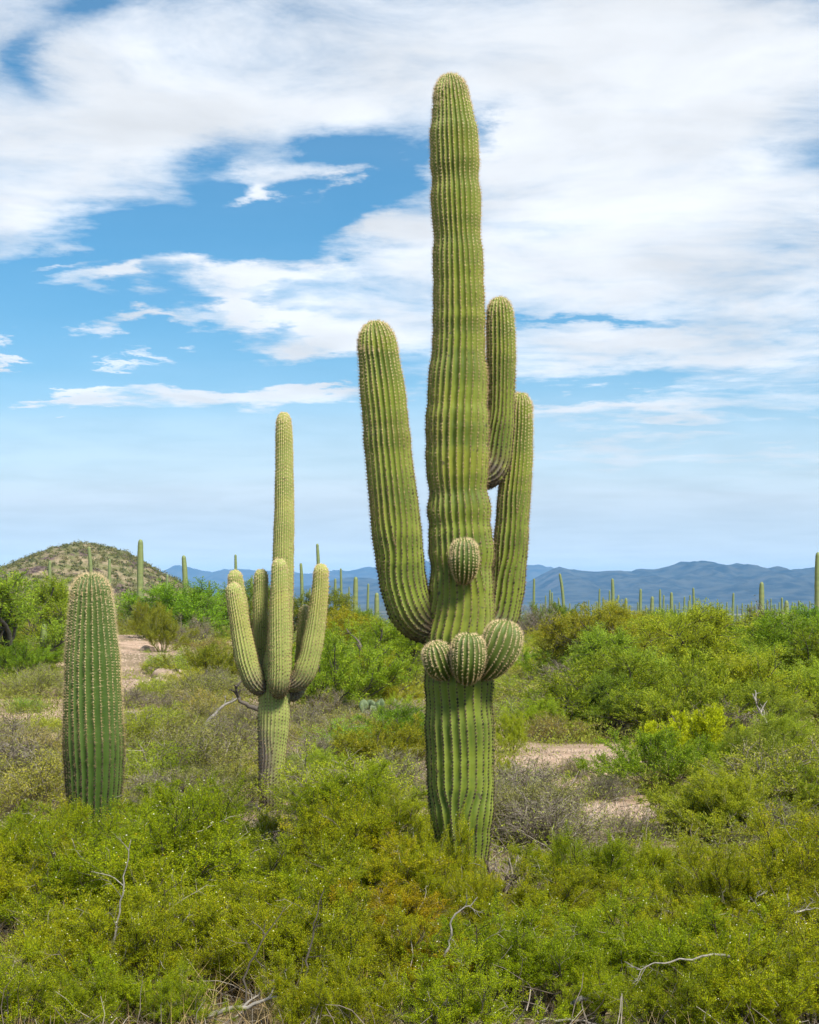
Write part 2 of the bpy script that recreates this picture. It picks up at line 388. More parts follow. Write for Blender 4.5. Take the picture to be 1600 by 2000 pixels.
# ------------------------------------------------------------------ saguaros
def hermite(S, V, s):
    S = np.asarray(S, float); V = np.asarray(V, float)
    m = np.zeros_like(V); d = np.diff(V, axis=0)/np.diff(S)[:, None]
    m[1:-1] = (d[1:]+d[:-1])/2; m[0] = d[0]; m[-1] = d[-1]
    i = np.clip(np.searchsorted(S, s)-1, 0, len(S)-2); h = (S[i+1]-S[i]); t = ((s-S[i])/h)[:, None]; h = h[:, None]
    return (2*t**3-3*t**2+1)*V[i]+(t**3-2*t**2+t)*h*m[i]+(-2*t**3+3*t**2)*V[i+1]+(t**3-t**2)*h*m[i+1]
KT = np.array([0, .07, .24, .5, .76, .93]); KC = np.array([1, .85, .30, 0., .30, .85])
def ribbed(mb, C, R, nrib, seed, cap, ds=.03, depth=(.45, .62), splits=(), step=.032, nsp=6, slen=.024, sw=.0026, pad=.007, age=(1., .1), amp=.02, scar=None, twist=0., simple=False, grow=.25):
    rng = np.random.default_rng(seed)
    C = np.asarray(C, float); R = np.asarray(R, float)
    seg = np.linalg.norm(np.diff(C, axis=0), axis=1); S = np.concatenate([[0], np.cumsum(seg)]); L = S[-1]
    n = max(4, int(L/ds)); s = np.linspace(0, L, n)
    CR = hermite(S, np.c_[C, R], s); c, r = CR[:, :3], np.maximum(CR[:, 3], .002)
    r = r*(1 + amp*(vnoise(s/.16+seed*3.7, s*0, seed)*1.6 + vnoise(s/.07, s*0+5, seed)*.8)*np.minimum(1, s/L*8+.2))
    r = r*(1-.9*amp*np.exp(-(vnoise(s/.17, s*0+2.5, seed+9)/.08)**2))   # pinched growth rings
    T = unit(np.gradient(c, axis=0))
    nd = 12; ph = np.linspace(0, math.pi/2, nd+1)[1:]; ph[-1] = math.radians(88)
    c = np.r_[c, c[-1]+T[-1]*(cap*np.sin(ph))[:, None]]
    rend = r[-1]; r = np.r_[r, rend*np.cos(ph)**.9]; T = np.r_[T, np.repeat(T[-1:], nd, 0)]
    s = np.r_[s, L+cap*np.sin(ph)]; phi = np.r_[np.zeros(n), ph]; nr = len(s)
    # parallel transport
    N = np.zeros_like(T); ref = np.array([0, -1., 0]) if abs(T[0][1]) < .8 else np.array([0, 0, 1.])
    v = ref - T[0]*np.dot(ref, T[0]); N[0] = v/np.linalg.norm(v)
    for i in range(1, nr):
        v = N[i-1]-T[i]*np.dot(N[i-1], T[i]); N[i] = v/np.linalg.norm(v)
    B = np.cross(T, N)
    ns = nrib+len(splits)
    w = 1+.30*np.array([vnoise(s/.9+i*7.3, s*0+i, seed+1) for i in range(ns)]).T
    for j, (gi, s0) in enumerate(splits):
        g = np.clip((s-s0)/grow, 0, 1); w[:, gi] *= g*g*(3-2*g)
    th1 = np.cumsum(w, 1); tot = th1[:, -1:]; dth = w/tot*2*math.pi
    th0 = (th1-w)/tot*2*math.pi + (twist*s/max(L, .1)+.05*np.sin(s*2.1+seed))[:, None] - math.pi
    dk = np.interp(s, [0, L*.4, L, L+cap], [depth[0], (depth[0]+depth[1])/2, depth[1], depth[1]*.8])
    kt, kc = (KT, KC) if not simple else (np.array([0, .5]), np.array([1., 0.]))
    K = len(kt)
    ang = th0[:, :, None]+dth[:, :, None]*kt
    dep = dk[:, None, None]*dth[:, :, None]*.5*np.sin(math.pi*kt)**.85
    rad = r[:, None, None]*(1-dep)
    ca, sa = np.cos(ang)[..., None], np.sin(ang)[..., None]
    P = c[:, None, None]+rad[..., None]*(ca*N[:, None, None]+sa*B[:, None, None])
    m = ns*K; idx = np.arange(nr*m).reshape(nr, m); nx = np.roll(idx, -1, 1)
    Q = np.stack([idx[:-1], nx[:-1], nx[1:], idx[1:]], -1).reshape(-1, 4)
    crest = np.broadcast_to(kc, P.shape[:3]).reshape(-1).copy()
    tone = np.zeros((nr, ns, K))
    if scar: tone = tone + scar(s, P)[..., None] if np.ndim(scar(s, P)) == 2 else tone + scar(s, P)
    mb.add(P.reshape(-1, 3), Q, None, 0, crest, tone.reshape(-1))
    top = len(P.reshape(-1, 3))
    if simple and nsp == 0: return
    # areoles and spines along every crest
    ps, pn, pT, pb, pa = [], [], [], [], []
    full = L+cap*1.05
    for i in range(ns):
        st = np.arange(.01+rng.random()*step, L+cap*.999, step)
        if len(splits):
            for gi, s0 in splits:
                if gi == i: st = st[st > s0+.06]
        # tighter toward the growing tip
        tip = np.clip((st-(L-.25))/(.25+cap), 0, 1)
        ex = L-.05+np.sort(rng.random(int((cap+.05)/step*.9)))*(cap*.96+.05)
        st = np.sort(np.r_[st, ex])
        th = np.interp(st, s, th0[:, i]); rr = np.interp(st, s, r); f = np.interp(st, s, phi)
        cc = np.stack([np.interp(st, s, c[:, q]) for q in range(3)], -1)
        NN = np.stack([np.interp(st, s, N[:, q]) for q in range(3)], -1); TT = np.stack([np.interp(st, s, T[:, q]) for q in range(3)], -1)
        BB = np.cross(TT, NN)
        rd = np.cos(th)[:, None]*NN+np.sin(th)[:, None]*BB
        nn = unit(rd*np.cos(f)[:, None]+TT*np.sin(f)[:, None])
        ps.append(cc+rd*rr[:, None]); pn.append(nn); pb.append(unit(np.cross(TT, rd))); pT.append(unit(np.cross(nn, -pb[-1])))
        pa.append(np.clip(np.interp(st/full, np.linspace(0, 1, len(age)), age)+rng.normal(0, .09, len(st)), 0, 1))
    p, nn, TT, bb, ag = map(np.concatenate, (ps, pn, pT, pb, pa)); A = len(p)
    if pad > 0:
        pp = pad*((.75+.5*rng.random(A))*(.9+.8*ag))[:, None]
        Vp = np.stack([p+TT*pp*1.25, p+bb*pp, p-TT*pp*1.25, p-bb*pp, p+nn*pp*.9], 1)
        o = np.arange(A)[:, None, None]*5
        Tt = (np.array([[0, 1, 4], [1, 2, 4], [2, 3, 4], [3, 0, 4]])[None]+o).reshape(-1, 3)
        mb.add(Vp.reshape(-1, 3), None, Tt, 1, 0, np.repeat(ag, 5))
    if nsp:
        q = np.repeat(np.arange(A), nsp)
        dr = unit(nn[q]*(.35+.8*rng.random(len(q)))[:, None]+TT[q]*(rng.normal(-.1, .65, len(q)))[:, None]+bb[q]*(rng.normal(0, .65, len(q)))[:, None])
        ln = slen*(.5+.8*rng.random(len(q)))[:, None]
        sd = unit(np.cross(dr, rng.normal(size=(len(q), 3))))*sw*.5
        base = p[q]+nn[q]*.002
        Vs = np.stack([base-sd, base+sd, base+dr*ln], 1).reshape(-1, 3)
        tip = np.clip(ag[q]*.75-.05+rng.normal(0, .08, len(q)), 0, 1)
        mb.add(Vs, None, np.arange(len(Vs)).reshape(-1, 3), 1, 0, np.repeat(tip, 3))

def local(pts, d, base):
    """photo-measured axis (x, y, depth offset) turned into metres from the plant's own base"""
    return np.array([W(q[0], q[1], d+q[2]) for q in pts]) - np.array(base)
def edges(rows, d, base):
    C = local([((l+r)/2, y, 0) for y, l, r in rows], d, base); R = np.array([(r-l)/2/F*d for y, l, r in rows])
    o = np.argsort(C[:, 2]); return C[o], R[o]
def arm(rows, d, base):
    return local([q[:3] for q in rows], d, base), np.array([q[3]/F*d for q in rows])
def joint(s, P): return np.clip(1-s/.36, 0, 1)[:, None, None]*1.5

# --- the giant one
D1 = 10.3
b1 = G(910, D1); S1 = empty('saguaro', b1)
tag(S1, 'giant saguaro with three tall arms and four round budding arms', 'saguaro cactus', 'saguaros of the near desert')
rows = [(1800, 888, 938), (1760, 882, 944), (1720, 872, 952), (1680, 862, 956), (1640, 852, 960), (1600, 842, 963), (1560, 836, 966), (1500, 832, 966), (1450, 831, 966), (1400, 829, 965), (1300, 829, 965), (1250, 830, 966), (1170, 836, 965), (1120, 838, 965), (1080, 837, 966), (1040, 835, 962),
    (1000, 836, 958), (950, 834, 955), (900, 831, 956), (850, 832, 955), (800, 833, 953), (750, 837, 952), (700, 840, 951), (650, 843, 950), (600, 845, 948), (500, 845, 944), (400, 843, 939), (350, 842, 937), (300, 841, 935), (260, 841, 932), (225, 843, 926), (200, 845, 920)]
C, R = edges(rows, D1, b1)
C = np.r_[C[:1]-np.array([[0, 0, .25]]), C]; R = np.r_[R[:1]*.9, R]
mb = MB()
def trunk_scar(s, P): return np.clip((.75-s)/.5, 0, 1)[:, None, None]*.9
ribbed(mb, C, R, 23, 11, .205, .025, (.32, 1.2), [(12, 1.05), (8, 1.95), (14, 1.0), (4, 2.3), (17, 2.6)], .024, 7, .022, .0018, .0050, (1., 1., .98, .88, .74, .62, .55, .48, .40, .26, .02), .045, trunk_scar)
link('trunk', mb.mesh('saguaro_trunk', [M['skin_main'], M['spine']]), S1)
arms1 = [
    ([(862, 1222, .02, 26), (842, 1226, 0, 32), (822, 1216, -.01, 40), (804, 1192, -.02, 45), (790, 1150, -.02, 46), (781, 1090, -.02, 47), (775, 1040, -.02, 48), (769, 980, -.02, 48), (760, 900, -.02, 46), (751, 800, -.02, 45), (743, 725, -.02, 42), (738, 682, -.02, 39)], .205, 23, [(5, .5), (11, .7)]),
    ([(935, 938, .05, 20), (952, 928, .09, 29), (966, 905, .13, 31), (973, 870, .14, 29), (977, 830, .14, 28), (979, 780, .14, 27), (979, 700, .14, 29), (978, 650, .14, 29), (977, 620, .14, 27)], .15, 20, [(6, .35)]),
    ([(935, 1236, .08, 24), (955, 1232, .18, 31), (975, 1212, .25, 35), (987, 1170, .27, 35), (995, 1100, .27, 35), (1002, 1000, .27, 34), (1010, 900, .27, 31), (1014, 840, .27, 28), (1015, 805, .27, 26)], .145, 20, [(6, .55), (9, 1.0)])]
for i, (rw, cap, nr, sp) in enumerate(arms1):
    C, R = arm(rw, D1, b1); mb = MB()
    ribbed(mb, C, R, nr, 31+i*5, cap, .025, (.45, 1.1), sp, .024, 7, .022, .0018, .0050, (1., .9, .8, .68, .55, .42, .24, .02), .025, joint)
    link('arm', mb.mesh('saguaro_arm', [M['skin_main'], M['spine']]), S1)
buds1 = [
    ([(905, 1130, -.18, 9), (906, 1124, -.25, 18), (907, 1110, -.30, 25), (907, 1092, -.32, 27.5), (907, 1076, -.32, 26)], .088),
    ([(874, 1318, -.10, 11), (867, 1309, -.17, 23), (859, 1295, -.22, 29), (854, 1279, -.23, 28.5)], .095),
    ([(912, 1324, -.19, 11), (913, 1316, -.26, 23), (914, 1299, -.33, 31), (915, 1276, -.35, 32.5), (915, 1262, -.35, 31)], .09),
    ([(944, 1314, -.10, 12), (952, 1305, -.17, 25), (966, 1284, -.23, 35), (979, 1259, -.25, 38), (983, 1246, -.25, 37)], .125)]
for i, (rw, cap) in enumerate(buds1):
    C, R = arm(rw, D1, b1); mb = MB()
    ribbed(mb, C, R, 19, 61+i*3, cap, .012, (.75, .75), (), .0160, 9, .018, .0017, .0052, (.58, .50, .40, .08, 0., 0.), .0)
    tag(link('young_arm', mb.mesh('saguaro_bud', [M['skin_bud'], M['spine']]), S1), 'round spiny budding arm')

# --- the pale one with a crown of arms
D2 = 14.9
b2 = G(530, D2); S2 = empty('saguaro', b2)
tag(S2, 'pale slender saguaro with a ring of raised arms and greyed foot', 'saguaro cactus', 'saguaros of the near desert')
rows = [(1600, 508, 551), (1550, 506, 553), (1500, 505, 557), (1450, 504, 562), (1400, 504, 566), (1350, 506, 567), (1300, 514, 570), (1250, 522, 571), (1200, 528, 572), (1150, 531, 573), (1060, 534, 574), (1000, 536, 575), (950, 537, 574), (900, 538, 573), (860, 538, 572), (830, 539, 570)]
C, R = edges(rows, D2, b2); C = np.r_[C[:1]-np.array([[0, 0, .25]]), C]; R = np.r_[R[:1], R]
def foot_scar(s, P): return (np.clip((1.35-s)/.4, 0, 1)[:, None, None]*np.clip(.55-P[..., 0]*6, 0, 1.))*1.6
mb = MB(); ribbed(mb, C, R, 24, 91, .135, .03, (.35, .6), [(6, .7), (13, .9)], .036, 4, .018, .0028, .006, (1., .9, .7, .55, .45, .4, .35, .3, .1), .03, foot_scar)
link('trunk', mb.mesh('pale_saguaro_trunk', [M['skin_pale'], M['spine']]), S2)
arms2 = [
    ([(545, 1352, -.05, 8), (545, 1350, -.16, 16), (545, 1335, -.24, 20), (546, 1300, -.27, 20.5), (546, 1230, -.27, 20), (546, 1160, -.27, 17.5), (546, 1110, -.27, 15)], .10),
    ([(525, 1340, -.02, 14), (512, 1342, -.06, 19), (498, 1330, -.10, 22), (485, 1300, -.12, 22), (476, 1260, -.12, 21), (468, 1215, -.12, 18.5), (460, 1170, -.12, 17), (458, 1158, -.12, 16)], .105),
    ([(520, 1330, .08, 12), (505, 1322, .20, 18), (490, 1295, .28, 19), (480, 1250, .30, 18), (470, 1190, .30, 17), (462, 1150, .30, 16), (460, 1132, .30, 15)], .105),
    ([(528, 1325, .10, 12), (518, 1318, .18, 16), (511, 1290, .22, 15), (509, 1240, .22, 14.5), (509, 1180, .22, 14.5), (510, 1140, .22, 14), (510, 1128, .22, 13.5)], .09),
    ([(556, 1335, -.02, 14), (572, 1336, -.06, 17), (590, 1322, -.08, 21), (603, 1290, -.10, 21), (612, 1250, -.10, 20), (620, 1200, -.10, 18), (626, 1145, -.10, 16), (627, 1120, -.10, 14.5)], .10),
    ([(556, 1358, .06, 9), (574, 1358, .12, 13), (588, 1330, .18, 15), (590, 1290, .20, 14), (592, 1240, .20, 12.5), (595, 1200, .20, 11)], .10)]
for i, (rw, cap) in enumerate(arms2):
    C, R = arm(rw, D2, b2); mb = MB()
    ribbed(mb, C, R, 22, 121+i*3, cap, .03, (.5, .62), (), .036, 4, .018, .0028, .006, (.9, .6, .5, .42, .35, .1), .03, joint)
    link('arm', mb.mesh('pale_saguaro_arm', [M['skin_pale'], M['spine']]), S2)

# --- the single column at the left
D3 = 12.6
b3 = G(183, D3); S3 = empty('saguaro', b3)
tag(S3, 'stout armless deep green saguaro fuzzy with spines, left of the pale one', 'saguaro cactus', 'saguaros of the near desert')
rows = [(1660, 158, 222), (1620, 144, 229), (1560, 132, 237), (1500, 128, 241), (1450, 125, 241), (1400, 125, 239), (1360, 126, 237), (1300, 128, 234), (1260, 130, 231), (1220, 133, 226), (1185, 137, 221), (1165, 140, 217)]
C, R = edges(rows, D3, b3)
mb = MB(); ribbed(mb, C, R, 26, 151, .205, .028, (.6, .8), (), .025, 9, .032, .0021, .0055, (1., 1., 1., .85, .38, .25, .12, 0., 0.), .012)
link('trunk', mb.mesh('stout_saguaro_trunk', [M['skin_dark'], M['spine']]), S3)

# --- saguaros of the middle distance and the plain
def far_mesh(seed, Hh, R0, arms=(), bend=0., d=100.):
    mb = MB(); zz = np.array([-.6, .1, .35, .6, .85, 1.])*(Hh-R0*1.2); zz[0] = -.8
    C = np.c_[bend*np.array([0, 0, .1, .25, .6, 1.])*Hh, np.zeros(6), zz]
    ribbed(mb, C, R0*np.array([.8, .92, 1., 1., .95, .8]), 12, seed, R0*1.3, .18, (.5, .6), (), 9., 0, 0, 0, 0, amp=.05, simple=True)
    for (az, z0, rise, rr) in arms:
        ux, uy = math.cos(az), math.sin(az)
        P = [(0, 0, z0), (ux*R0*1.1, uy*R0*1.1, z0-.02), (ux*R0*2.3, uy*R0*2.3, z0+.18), (ux*R0*2.7, uy*R0*2.7, z0+.5), (ux*R0*2.8, uy*R0*2.8, z0+rise)]
        ribbed(mb, P, R0*rr*np.array([.6, .9, 1, 1, .85]), 10, seed+3, R0*rr*1.2, .15, (.5, .6), (), 9., 0, 0, 0, 0, amp=.04, simple=True)
    # pale woolly tips
    return mb.mesh('distant_saguaro', [M['skin_far']])
prng0 = random.Random(3)
FAR = [  # x, top y, width (photo units), label, arms, bend
    (20, 1118, 5, 'faint thin saguaro at the far left foot of the hill', (), 0), (97, 1096, 7, 'hillside saguaro above the mesquite at the left edge', (), 0),
    (181, 1068, 8, 'hillside saguaro rising directly above the stout armless saguaro', (), -.03), (213, 1092, 7, 'hillside saguaro just right of the stout saguaro top', (), 0),
    (273, 1054, 13, 'tall straight saguaro before the right flank of the hill', (), 0), (289, 1172, 9, 'short saguaro at the foot of the tall straight hill saguaro', (), 0),
    (240, 1170, 8, 'low many-armed saguaro in the brush below the hill', ((0, .6, .9, .8), (3.1, .5, 1.1, .8)), 0), (324, 1122, 6, 'thin saguaro where the hill slope meets the plain', (), 0),
    (365, 1085, 11, 'dark saguaro above the dark-based mesquite, left of the pale saguaro', (), -.02), (411, 1135, 5, 'small saguaro tip above the green tree left of the pale saguaro', (), 0),
    (458, 1083, 6, 'thin saguaro poking up above the left arms of the pale saguaro', (), -.02), (492, 1128, 6, 'saguaro tip seen between the left arms of the pale saguaro', (), 0),
    (589, 1100, 7, 'slim saguaro just right of the pale saguaro column', (), -.03), (624, 1062, 7, 'tall dark saguaro directly above the right arm of the pale saguaro', (), -.02),
    (654, 1130, 6, 'dark saguaro standing left of the needle-thin one', (), 0), (669, 1110, 5, 'needle-thin tall saguaro between the pale and the giant saguaro', (), 0),
    (694, 1127, 10, 'pale thick saguaro left of the giant saguaro arm', (), 0), (717, 1140, 5, 'slender grey saguaro close to the giant saguaro left arm', (), 0),
    (736, 1158, 10, 'pale saguaro half hidden by the giant saguaro left arm', (), 0), (712, 1200, 6, 'tiny forked saguaro in the brush left of the giant saguaro', ((2.6, .7, 1.0, .9),), 0),
    (1042, 1130, 5, 'slim saguaro nearest the giant saguaro on its right', (), 0), (1064, 1187, 8, 'short fuzzy saguaro beside the dark brush right of the giant', (), 0),
    (1073, 1152, 4, 'left one of a close pair of slim saguaros', (), 0), (1078, 1157, 4, 'right one of a close pair of slim saguaros', (), 0),
    (1103, 1120, 6, 'tall leaning saguaro with a dark tip on the plain', (), -.06), (1097, 1167, 4, 'small saguaro leaning beside the tall dark-tipped one', (), -.05),
    (1169, 1150, 4, 'slim saguaro left of the grey saguaro with a stub arm', (), 0), (1191, 1153, 4, 'thin saguaro touching the grey saguaro with a stub arm', (), 0),
    (1197, 1130, 7, 'thick grey saguaro with one stub arm on its right', ((0, 4.3, .8, .7),), -.02), (1221, 1168, 7, 'stubby saguaro above the rounded yellow-green tree', (), 0),
    (1250, 1150, 6, 'straight green saguaro right of the rounded yellow-green tree', (), 0), (1272, 1165, 8, 'broad pale saguaro with a pointed top on the plain', (), 0),
    (1290, 1151, 5, 'brown tipped saguaro in a tight clump of three', (), 0), (1295, 1162, 4, 'shorter saguaro in a tight clump of three', (), 0),
    (1312, 1157, 7, 'tapering yellowish saguaro with a low side arm', ((0.2, 2.0, 1.2, .6),), 0), (1335, 1165, 4, 'slim bluish saguaro below the highest mountain peak', (), 0), (1344, 1173, 5, 'shorter saguaro below the highest mountain peak', (), 0),
    (1357, 1148, 5, 'two-stemmed saguaro with a long parallel arm', ((3.1, 4.2, 3.0, .8),), 0), (1362, 1178, 5, 'small tan saguaro at the foot of the two-stemmed one', (), 0), (1368, 1178, 4, 'small green saguaro right of the two-stemmed one', (), 0),
    (1430, 1158, 5, 'lone grey saguaro before the pale valley flat', (), 0), (1462, 1180, 5, 'short saguaro left of the sturdy nearer saguaro', (), 0),
    (1487, 1137, 11, 'sturdy ribbed saguaro standing out of the thicket at right', (), 0), (1507, 1169, 3, 'hair-thin saguaro right of the sturdy nearer saguaro', (), 0), (1499, 1171, 4, 'faint branching saguaro right of the sturdy nearer saguaro', ((0, 2, 1.5, .6),), 0),
    (1528, 1167, 5, 'thin saguaro left of the squat brown saguaro', (), 0), (1537, 1173, 11, 'squat brown saguaro with a white woolly tip', (), 0),
    (1560, 1173, 4, 'thin saguaro near the dark bush at the right edge', (), 0), (1597, 1079, 13, 'tall saguaro cut by the right edge of the photo', (), 0), (1450, 1237, 8, 'small leaning saguaro among the green trees at right', (), -.12), (85, 1262, 15, 'small shaded saguaro under the left mesquite', (), 0),
]
tiny = [(1066, 1163), (1091, 1172), (1113, 1178), (1150, 1172), (1166, 1174), (1178, 1166), (1246, 1176), (1319, 1181), (1387, 1177), (1402, 1175), (1411, 1180), (1548, 1176), (1553, 1178), (1568, 1177), (1210, 1178), (1135, 1180), (1440, 1182), (1475, 1180), (1158, 1182), (1262, 1182), (1056, 1180), (1085, 1176), (1124, 1184), (1142, 1178), (1184, 1180), (1230, 1182), (1304, 1180), (1327, 1176), (1376, 1182), (1394, 1184), (1420, 1176), (1450, 1178), (1468, 1174), (1514, 1180), (1522, 1176), (1574, 1180), (1582, 1174), (640, 1150), (682, 1146), (606, 1148)]
for i, (px, ty, w, lab, arms_, bend) in enumerate(FAR):
    d = .46*F/w if i != len(FAR)-1 else 37.
    if px == 1450: d = 62.
    if px in (1064, 240, 289, 712): d = {1064: 95., 240: 100., 289: 105., 712: 110.}[px]
    g = G(px, d); top = W(px, ty, d)[2]; hh = max(1.2, top-g.z); R0 = w/2/F*d
    if px == 97 or px == 181 or px == 213 or px == 20: g.z = max(g.z, float(hill_z(np.array([g.x]), np.array([g.y]))[0])) if g.y > 292 else g.z; hh = max(1.2, top-g.z)
    o = link('saguaro', far_mesh(200+i, hh, R0, arms_, bend), None, g); o.rotation_euler.y = prng0.uniform(-.035, .035)
    tag(o, lab, 'saguaro cactus', 'saguaros dotting the plain and hill')
tm = far_mesh(333, 7., .25)
for px, ty in tiny:
    d = 330.; g = G(px, d); hh = W(px, ty, d)[2]-g.z
    o = link('saguaro', tm, None, g); o.scale = (.8, .8, hh/7.)
    tag(o, 'tiny hair-thin saguaro on the plain below the blue mountains', 'saguaro cactus', 'tiny saguaros far out on the plain')

# ------------------------------------------------------------------ plants: growth
def sprout(rng, parents, per, t, ang, L, nseg, wob, up, rad, start=None):
    """grow `per` child branches on every parent polyline -> points (B, nseg+1, 3) and radii"""
    if parents is None: p0, d0, sc = start; Bn = len(p0)
    else:
        Pn, n1 = parents.shape[:2]; Bn = Pn*per
        pi = np.repeat(np.arange(Pn), per); tt = rng.uniform(t[0], t[1], Bn)*(n1-1)
        i0 = np.minimum(tt.astype(int), n1-2); f = (tt-i0)[:, None]
        p0 = parents[pi, i0]*(1-f)+parents[pi, i0+1]*f; dd = unit(parents[pi, i0+1]-parents[pi, i0])
        a = np.radians(rng.uniform(ang[0], ang[1], Bn))[:, None]
        side = unit(np.cross(dd, rng.normal(size=(Bn, 3))))
        d0 = dd*np.cos(a)+side*np.sin(a); sc = 1.1-.45*tt/(n1-1)
    ln = rng.uniform(L[0], L[1], Bn)*sc/nseg
    pts = [p0]; d = unit(d0)
    for k in range(nseg):
        d = unit(d+rng.normal(0, wob, (Bn, 3))+np.array([0, 0, up]))
        pts.append(pts[-1]+d*ln[:, None])
    return np.stack(pts, 1), rad*(.7+.6*rng.random(Bn))
def tubes(mb, P, r, sides=3, taper=.35, mat=0, rnd=None, rng=RNG):
    Bn, n1 = P.shape[:2]
    T = unit(np.gradient(P, axis=1)); u = unit(np.cross(T, np.array([.31, .72, .17]))); v = np.cross(T, u)
    rr = r[:, None]*np.linspace(1, taper, n1)[None]
    a = np.arange(sides)/sides*2*math.pi
    V = P[:, :, None]+rr[..., None, None]*(np.cos(a)[:, None]*u[:, :, None]+np.sin(a)[:, None]*v[:, :, None])
    idx = np.arange(Bn*n1*sides).reshape(Bn, n1, sides); nx = np.roll(idx, -1, 2)
    Q = np.stack([idx[:, :-1], nx[:, :-1], nx[:, 1:], idx[:, 1:]], -1).reshape(-1, 4)
    if rnd is None: rnd = rng.random(Bn)
    mb.add(V.reshape(-1, 3), Q, None, mat, np.repeat(rnd, n1*sides))
def leaves(mb, rng, P, per, jit, size, asp, along=.4, t=(0., 1.), mat=0, upb=.25, clump=None):
    Bn, n1 = P.shape[:2]; n = Bn*per
    bi = np.repeat(np.arange(Bn), per); tt = rng.uniform(t[0], t[1], n)*(n1-1); i0 = np.minimum(tt.astype(int), n1-2); f = (tt-i0)[:, None]
    p = P[bi, i0]*(1-f)+P[bi, i0+1]*f+rng.normal(0, jit, (n, 3)); tw = unit(P[bi, i0+1]-P[bi, i0])
    d = unit(tw*along+rng.normal(0, .6, (n, 3))+np.array([0, 0, upb*.5]))
    s = unit(np.cross(d, rng.normal(0, 1, (n, 3))+np.array([0, 0, .9])))
    ln = size*(.6+.8*rng.random(n))[:, None]; wd = ln*asp*.5
    V = np.stack([p, p+d*ln*.55+s*wd, p+d*ln, p+d*ln*.55-s*wd], 1)
    br = rng.random(Bn)
    rnd = np.clip(.55*br[bi]+.45*rng.random(n)+rng.normal(0, .05, n), 0, 1)
    mb.add(V.reshape(-1, 3), np.arange(n*4).reshape(-1, 4), None, mat, np.repeat(rnd, 4))
def puffs(mb, rng, P, n, r, mat):
    b = rng.integers(0, len(P), n); p = P[b, -1]+rng.normal(0, .02, (n, 3))
    o = np.array([[1, 0, 0], [-1, 0, 0], [0, 1, 0], [0, -1, 0], [0, 0, 1], [0, 0, -1]])*r
    V = (p[:, None]+o[None]*(.7+.6*rng.random(n))[:, None, None]).reshape(-1, 3)
    T = np.array([[0, 2, 4], [2, 1, 4], [1, 3, 4], [3, 0, 4], [2, 0, 5], [1, 2, 5], [3, 1, 5], [0, 3, 5]])
    mb.add(V, None, (T[None]+np.arange(n)[:, None, None]*6).reshape(-1, 3), mat, .5)
def base_dirs(rng, n, tilt, spreadr=.06):
    az = (np.arange(n)+rng.random(n)*.8)/n*2*math.pi; ti = np.radians(rng.uniform(tilt[0], tilt[1], n))
    d = np.stack([np.cos(az)*np.sin(ti), np.sin(az)*np.sin(ti), np.cos(ti)], -1)
    p = np.stack([np.cos(az)*spreadr*rng.random(n), np.sin(az)*spreadr*rng.random(n), np.full(n, -.05)], -1)
    return p, d, np.ones(n)
def seed_mat():
    m, k = material('seed puff'); out(k, principled(k, (.62, .60, .42), .9, .1)); return m
M['puff'] = seed_mat()

def creosote(seed):
    rng = np.random.default_rng(seed)
    s1, r1 = sprout(rng, None, 0, 0, 0, (.75, 1.42), 9, .12, .035, .0115, base_dirs(rng, 17, (6, 62)))
    s2, r2 = sprout(rng, s1, 9, (.42, 1.), (18, 60), (.30, .52), 6, .15, .05, .0052)
    sd, rd = sprout(rng, s1, 1, (.2, .9), (20, 60), (.5, .8), 8, .20, .03, .0055); sd2, rd2 = sprout(rng, sd, 4, (.3, 1), (20, 60), (.1, .3), 5, .2, .02, .003)
    s3, r3 = sprout(rng, s2, 6, (.2, 1.), (20, 60), (.15, .34), 4, .16, .06, .0030)
    wood = MB(); hue = np.clip(rng.normal(.32, .22, len(s1)), 0, .95)
    tubes(wood, s1, r1, 5, .45, 0, hue); tubes(wood, sd, rd, 4, .4, 0, np.clip(rng.normal(.85, .15, len(sd)), 0, 1)); tubes(wood, sd2, rd2, 3, .4, 0, np.clip(rng.normal(.85, .15, len(sd2)), 0, 1)); tubes(wood, s2, r2, 4, .4, 0, np.clip(np.repeat(hue, 9)+rng.normal(0, .15, len(s2)), 0, 1)); tubes(wood, s3, r3, 3, .4, 0, np.clip(rng.normal(.45, .2, len(s3)), 0, 1))
    fol = MB(); leaves(fol, rng, s3, 84, .015, .0160, .54); leaves(fol, rng, s2, 36, .018, .0160, .54, t=(.35, 1.))
    puffs(fol, rng, s3, 40, .0078, 1)
    return wood.mesh('creosote_stems', [M['creosote_wood']]), fol.mesh('creosote_foliage', [M['creosote_leaf'], M['puff']], False)
def tree(seed, leafm, barkm, n=3, tilt=(8, 38), L1=(1.1, 1.6), up=.02, droop=0., per=46, lsize=.048, asp=.30, wide=1.):
    rng = np.random.default_rng(seed)
    s1, r1 = sprout(rng, None, 0, 0, 0, L1, 8, .13, up, .05, base_dirs(rng, n, tilt, .10))
    s2, r2 = sprout(rng, s1, 8, (.18, 1.), (25*wide, 75*wide), (.75, 1.25), 7, .14, up+.02, .022)
    s3, r3 = sprout(rng, s2, 7, (.25, 1.), (22, 65), (.35, .62), 5, .14, .03-droop, .009)
    s4, r4 = sprout(rng, s3, 5, (.2, 1.), (20, 65), (.22, .42), 4, .14, .03-droop, .004)
    wood = MB(); tubes(wood, s1, r1, 7, .5); tubes(wood, s2, r2, 5, .4); tubes(wood, s3, r3, 3, .4); tubes(wood, s4, r4, 3, .4)
    fol = MB(); leaves(fol, rng, s4, per, .026, lsize*.9, asp, .9); leaves(fol, rng, s3, per//2, .03, lsize*.9, asp, .8, (.3, 1.))
    return wood.mesh('tree_wood', [barkm]), fol.mesh('tree_crown', [leafm], False)
